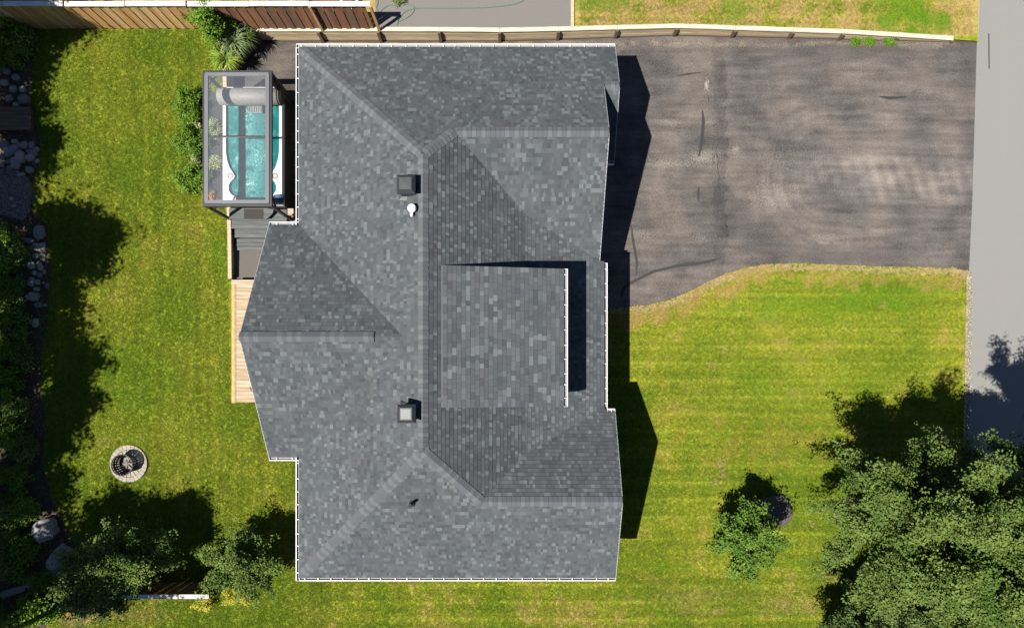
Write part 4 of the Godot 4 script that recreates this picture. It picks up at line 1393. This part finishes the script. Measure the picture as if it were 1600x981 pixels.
	# tall trees behind the yard: their crowns stand outside the picture and shade its edge
	var shade := [[118, 395, 8.0, 1.15, 1.7], [150, 372, 8.6, .7, .6], [95, 455, 7.5, 1.0, 1.3], [85, 350, 8.0, .55, .5], [110, 560, 8.5, 1.0, .9], [100, 630, 8.0, 1.1, 1.0], [62, 520, 7.0, 1.0, 1.4], [60, 690, 7.5, 1.3, 1.1], [62, 770, 7.5, 1.0, .9], [20, 420, 8.0, .9, 1.4], [15, 600, 8.0, .9, 1.4], [20, 740, 8.0, 1.0, 1.1], [30, 860, 8.5, 1.8, 1.4], [235, 800, 8.6, 2.3, 1.35], [160, 830, 8.0, 1.3, 1.0], [105, 870, 8.6, 1.7, 1.2], [250, 880, 7.5, 1.6, 1.0], [30, 930, 8.0, 1.4, 1.2], [38, 105, 8.0, .9, .8], [105, 36, 8.5, 1.2, .45], [20, 180, 8.0, 1.1, 1.2], [60, 225, 7.0, .35, .6], [10, 30, 8.0, 1.6, 1.4], [8, 322, 8.0, .55, .35], [25, 278, 8.0, .4, .2]]
	var k := 0
	for a in shade:
		var g := G(a[0], a[1])
		var hc: float = a[2]
		var up := hc - g.y
		var c := V(g.x - up * 0.442, 0, g.z + up * 0.310)
		var base := V(minf(c.x, -21.2), 0.0, c.z)
		if a[1] > 790: base = V(minf(c.x, -20.3), 0.0, c.z + 0.6)
		var lean := V(c.x - base.x, 0, c.z - base.z)
		tree("forest_tree", "tall forest tree beyond the yard's edge, shading the stones", "tree", base, hc, Vector3(a[3] * 0.92, 1.5, a[4] * 0.92), 26, 620, 0.5, spray_broad, maple, 200 + k, "tall trees along the back of the yard", 1.35, 0.12, lean)
		k += 1
	# undergrowth along the forest edge
	k = 0
	for a in [[12, 372, .7, .6], [28, 400, .5, .5], [10, 425, .6, .6], [24, 455, .5, .5], [8, 490, .6, .7], [34, 512, .5, .5], [12, 545, .6, .5], [40, 560, .35, .3], [10, 600, .6, .6], [30, 640, .6, .35], [8, 668, .6, .5], [44, 700, .3, .3], [26, 742, .55, .5], [12, 790, .6, .6], [42, 795, .45, .4], [20, 838, .6, .5], [46, 852, .35, .35], [24, 882, .5, .4], [70, 905, .3, .3], [118, 905, .5, .4], [60, 950, .6, .4], [20, 965, .7, .5], [20, 22, .8, .6], [42, 60, .4, .5], [14, 90, .6, .6]]:
		var g := G(a[0], a[1])
		shrub("undergrowth_bush", ["shaded dark green undergrowth bush at the forest edge", "leafy undergrowth bush among the forest edge stones"][k % 2], g, Vector3(a[2], a[2] * 0.8, a[3]), 20, 560, 0.26, spray_broad if k % 3 else spray_fine, pal([.05, .10, .02], [.12, .19, .04]) if k % 2 else fresh, 300 + k, ["dark undergrowth at the forest edge", "leafy undergrowth at the forest edge"][k % 2], 0.85)
		k += 1
	# things in the neighbour's yard
	shrub("garden_shrub", "green shrub in the neighbour's bed behind the fence", P(425, -4, 0.9), Vector3(.9, .5, .4), 20, 500, 0.2, spray_fine, fresh, 401, "", 1.0)
	shrub("garden_shrub", "small green shrub beside the neighbour's red stones", P(474, 2, 0.85), Vector3(.35, .35, .3), 12, 260, 0.15, spray_fine, fresh, 402, "", 1.0)
	shrub("weed", "small weedy plant on the neighbour's grey driveway", P(621, 2, 0.8), Vector3(.2, .12, .14), 8, 90, 0.09, spray_fine, pal([.10, .12, .04], [.2, .22, .1]), 403, "", 0.8)
	for a in [[1337, 62, 404, "light green weed growing at the foot of the retaining wall"], [1358, 62, 405, "darker green weed growing at the foot of the retaining wall"], [1389, 63, 406, "widest green weed growing at the foot of the retaining wall"]]:
		var q := P(a[0], a[1], 0.05)
		shrub("wall_weed", a[3], V(q.x, 0.0, q.z + 0.05), Vector3(.2, .1, .09), 10, 170, 0.07, spray_fine, fresh, a[2], "weeds along the retaining wall", 0.8)

func build_stones() -> void:
	# pile of round stones by the gravel path
	var r := RandomNumberGenerator.new()
	r.seed = 77
	for a in [[20, 236, 30, 17, .6], [26, 255, 17, 22, -.3], [9, 228, 18, 16, .2], [34, 246, 16, 22, 0], [48, 247, 16, 12, .3], [3, 245, 14, 13, 0], [4, 258, 10, 10, 0], [14, 253, 10, 9, 0], [40, 228, 13, 14, .4], [50, 228, 9, 15, 0], [58, 234, 8, 9, 0], [53, 240, 11, 13, .5], [24, 222, 12, 10, 0], [45, 237, 9, 8, 0], [16, 263, 12, 9, 0], [47, 266, 14, 12, 0], [30, 228, 10, 10, .3], [8, 240, 9, 8, 0], [40, 157, 18, 18, .3], [27, 165, 10, 10, 0], [15, 155, 14, 12, .5], [22, 140, 13, 14, 0], [8, 130, 14, 12, 0], [26, 122, 12, 12, 0], [12, 112, 12, 12, .4], [36, 140, 10, 12, 0]]:
		var s := 1.0 / 41.5
		rock("field_stone", "smooth grey field stone in the pile beside the gravel path", "stone", a[0], a[1], a[2] * s, a[3] * s, minf(a[2], a[3]) * s * r.randf_range(0.7, 1.0), a[4] + r.randf_range(-.2, .2), r.randi() % 3 * 2, r.randi() % 5, "stones piled by the gravel path")
	for a in [[58, 252, 9, 7, .3], [33, 273, 14, 6, .2], [57, 308, 6, 6, 0], [57, 287, 4, 3, 0], [18, 311, 8, 8, 0], [22, 322, 9, 6, .4]]:
		var s := 1.0 / 41.0
		rock("pale_stone", "pale sunlit stone lying at the edge of the gravel path", "stone", a[0], a[1], a[2] * s, a[3] * s, 0.12, a[4], r.randi() % 6, 3, "pale stones by the gravel path")
	# row of stones along the lawn
	for a in [[63, 364, 18, 24, .1], [48, 378, 17, 12, 0], [38, 376, 10, 10, 0], [60, 387, 14, 15, .2], [68, 385, 8, 14, 0], [43, 386, 12, 5, 0], [34, 388, 9, 8, 0], [44, 398, 11, 14, .3], [57, 400, 12, 10, 0], [68, 399, 9, 8, 0], [50, 415, 14, 14, 0], [63, 417, 9, 16, .3], [55, 427, 8, 10, .5], [62, 430, 10, 10, 0], [69, 425, 6, 9, 0], [50, 441, 11, 18, -.2], [59, 441, 9, 11, 0], [57, 452, 12, 8, 0], [74, 447, 7, 10, 0], [68, 442, 5, 5, 0], [54, 464, 19, 17, 0], [60, 477, 12, 10, 0], [70, 477, 8, 5, 0], [40, 408, 9, 9, 0], [74, 409, 5, 6, 0], [56, 505, 10, 16, 0]]:
		var s := 1.0 / 41.0
		rock("border_stone", "rough grey border stone between lawn and shaded undergrowth", "stone", a[0], a[1], a[2] * s, a[3] * s, minf(a[2], a[3]) * s * r.randf_range(0.7, 1.0), a[4], r.randi() % 6, r.randi() % 5, "stones bordering the back lawn")
	rock("boulder", "big rounded speckled boulder nearer the fire pit", "boulder", 75, 827, 0.95, 0.95, 0.75, 0.3, 3, 1)
	rock("boulder", "long tilted grey boulder beside the dark bushy tree", "boulder", 98, 872, 0.75, 1.25, 0.7, -0.55, 5, 1)
	rock("boulder", "small grey boulder beside the rounded speckled boulder", "boulder", 59, 852, 0.35, 0.3, 0.25, 0.0, 1, 0)
	var la := G(8, 928)
	var lb := G(66, 906)
	var lg := thing("fallen_log", "weathered grey fallen log lying under the forest trees", "log", la)
	put("log", tube_mesh([Vector3(0, 0.12, 0), (lb - la) * 0.5 + Vector3(0, 0.14, 0.03), lb - la + Vector3(0, 0.1, 0)], [0.16, 0.14, 0.12], 10), M.stone[4], lg)
	put("branch_stub", tube_mesh([(lb - la) * 0.6 + Vector3(0, 0.14, 0), (lb - la) * 0.7 + Vector3(0, 0.3, 0.12)], [0.05, 0.03], 7), M.bark, lg)
	# weathered platform of planks among the stones
	var pf := thing("plank_platform", "small weathered platform of brown planks among the round stones", "platform", G(26, 190))
	for j in 6:
		put("plank", box_mesh(Vector3(1.42, 0.04, 0.135)), M.wall_brown, pf, Vector3(rng.randf_range(-.02, .02), 0.28, -0.38 + j * 0.145))
	for xx in [-0.6, 0.6]:
		put("joist", box_mesh(Vector3(0.09, 0.28, 0.8)), M.post, pf, Vector3(xx, 0.12, 0))

func build_neighbour() -> void:
	var hz := func(px: float, py: float) -> Vector3:
		var q := P(px, py, 0.72)
		q.y = wall_top(q.x) - 0.005
		return q
	var pts := []
	for a in [[590, -6], [591, 6], [588, 14], [593, 22], [589, 30], [594, 20], [606, 10], [625, 9], [642, 8], [648, 12], [645, 22], [634, 30], [622, 36], [620, 42], [624, 30], [636, 18], [655, 14], [690, 14], [730, 13], [770, 11], [800, 7], [815, 2], [825, -6]]:
		pts.append(hz.call(a[0], a[1]))
	var c := Curve3D.new()
	for p in pts: c.add_point(p)
	for k in range(1, pts.size() - 1):
		var t: Vector3 = (pts[k + 1] - pts[k - 1]) * 0.18
		c.set_point_in(k, -t)
		c.set_point_out(k, t)
	var line := []
	var rad := []
	var n := 160
	for k in n:
		line.append(c.sample_baked(c.get_baked_length() * k / (n - 1)))
		rad.append(0.013)
	tag(put("garden_hose", tube_mesh(line, rad, 6), M.hose), "green garden hose looping over the neighbour's grey driveway", "hose")
	var ed := thing("timber_edging", "pale timber edging between neighbour's driveway and dry lawn", "edging")
	for k in 3:
		var st := begin()
		var x := P(894.5, 20, 0.66).x
		add_box(st, V(x, wall_top(x) + 0.0, -13.9 - k * 1.3), Vector3(0.12, 0.1, 1.29))
		put("timber", done(st), M.pine[k], ed)
	var r := RandomNumberGenerator.new()
	r.seed = 91
	var red := mat(lin(.17, .055, .035), 0.9, M.grit, Vector3.ONE)
	for k in 14:
		var q := P(494 + (k % 7) * 8 + r.randf_range(-2, 2), (k / 7) * 6 - 3, 0.85)
		var o := put("red_stone", rocks[k % 6], red)
		o.position = V(q.x, 0.82, q.z)
		o.scale = Vector3(.2, .12, .17) * r.randf_range(0.8, 1.2)
		o.rotation.y = r.randf() * TAU
		tag(o, "rough red stone in the neighbour's bed behind the fence", "stone", "red stones behind the fence")
	var bw := thing("basin", "round white basin on the ground behind the fence", "basin", V(P(545, 1, 1.0).x, 0.80, P(545, 1, 1.0).z))
	put("bowl", lathe([Vector2(0.2, 0.0), Vector2(0.3, 0.18), Vector2(0.34, 0.2), Vector2(0.28, 0.19), Vector2(0.18, 0.03), Vector2(0, 0.03)], 24), M.white, bw)
	put("lining", lathe([Vector2(0.24, 0.12), Vector2(0.0, 0.1)], 20), M.vent, bw)

func _ready() -> void:
	rng.seed = 2024
	var cam := Camera3D.new()
	cam.name = "camera"
	cam.projection = Camera3D.PROJECTION_FRUSTUM
	cam.near = 0.1
	cam.far = 400.0
	cam.size = 981.0 / F * 0.1
	cam.frustum_offset = Vector2(0, (CY - 490.5) / F * 0.1)
	add_child(cam)
	cam.position = Vector3(0, H, 0)
	cam.rotation_degrees = Vector3(-90, 0, 0)
	cam.current = true
	var sky_m := ProceduralSkyMaterial.new()
	sky_m.sky_top_color = Color(.34, .44, .60)
	sky_m.sky_horizon_color = Color(.68, .74, .80)
	sky_m.sky_curve = 0.12
	sky_m.ground_bottom_color = Color(.1, .1, .09)
	sky_m.ground_horizon_color = Color(.4, .45, .5)
	var sky := Sky.new()
	sky.sky_material = sky_m
	var env := Environment.new()
	env.background_mode = Environment.BG_SKY
	env.sky = sky
	env.background_energy_multiplier = 0.43
	env.tonemap_mode = Environment.TONE_MAPPER_LINEAR
	env.tonemap_exposure = 2.2
	env.sdfgi_enabled = true
	env.ssao_enabled = true
	env.ssil_enabled = true
	var we := WorldEnvironment.new()
	we.name = "world"
	we.environment = env
	add_child(we)
	var sun := DirectionalLight3D.new()
	sun.name = "sun"
	sun.light_energy = 1.6
	sun.light_angular_distance = 0.53
	sun.light_color = Color(1.0, .972, .925)
	sun.shadow_enabled = true
	add_child(sun)
	sun.look_at_from_position(Vector3(-0.442, 1.0, 0.310) * 30.0, Vector3.ZERO)
	make_materials()
	make_rocks()
	build_ground()
	print("ground")
	build_house()
	print("house")
	build_walls_and_fences()
	build_spa()
	build_deck()
	build_fire_pit()
	print("things")
	build_stones()
	build_neighbour()
	build_plants()
	print("plants")
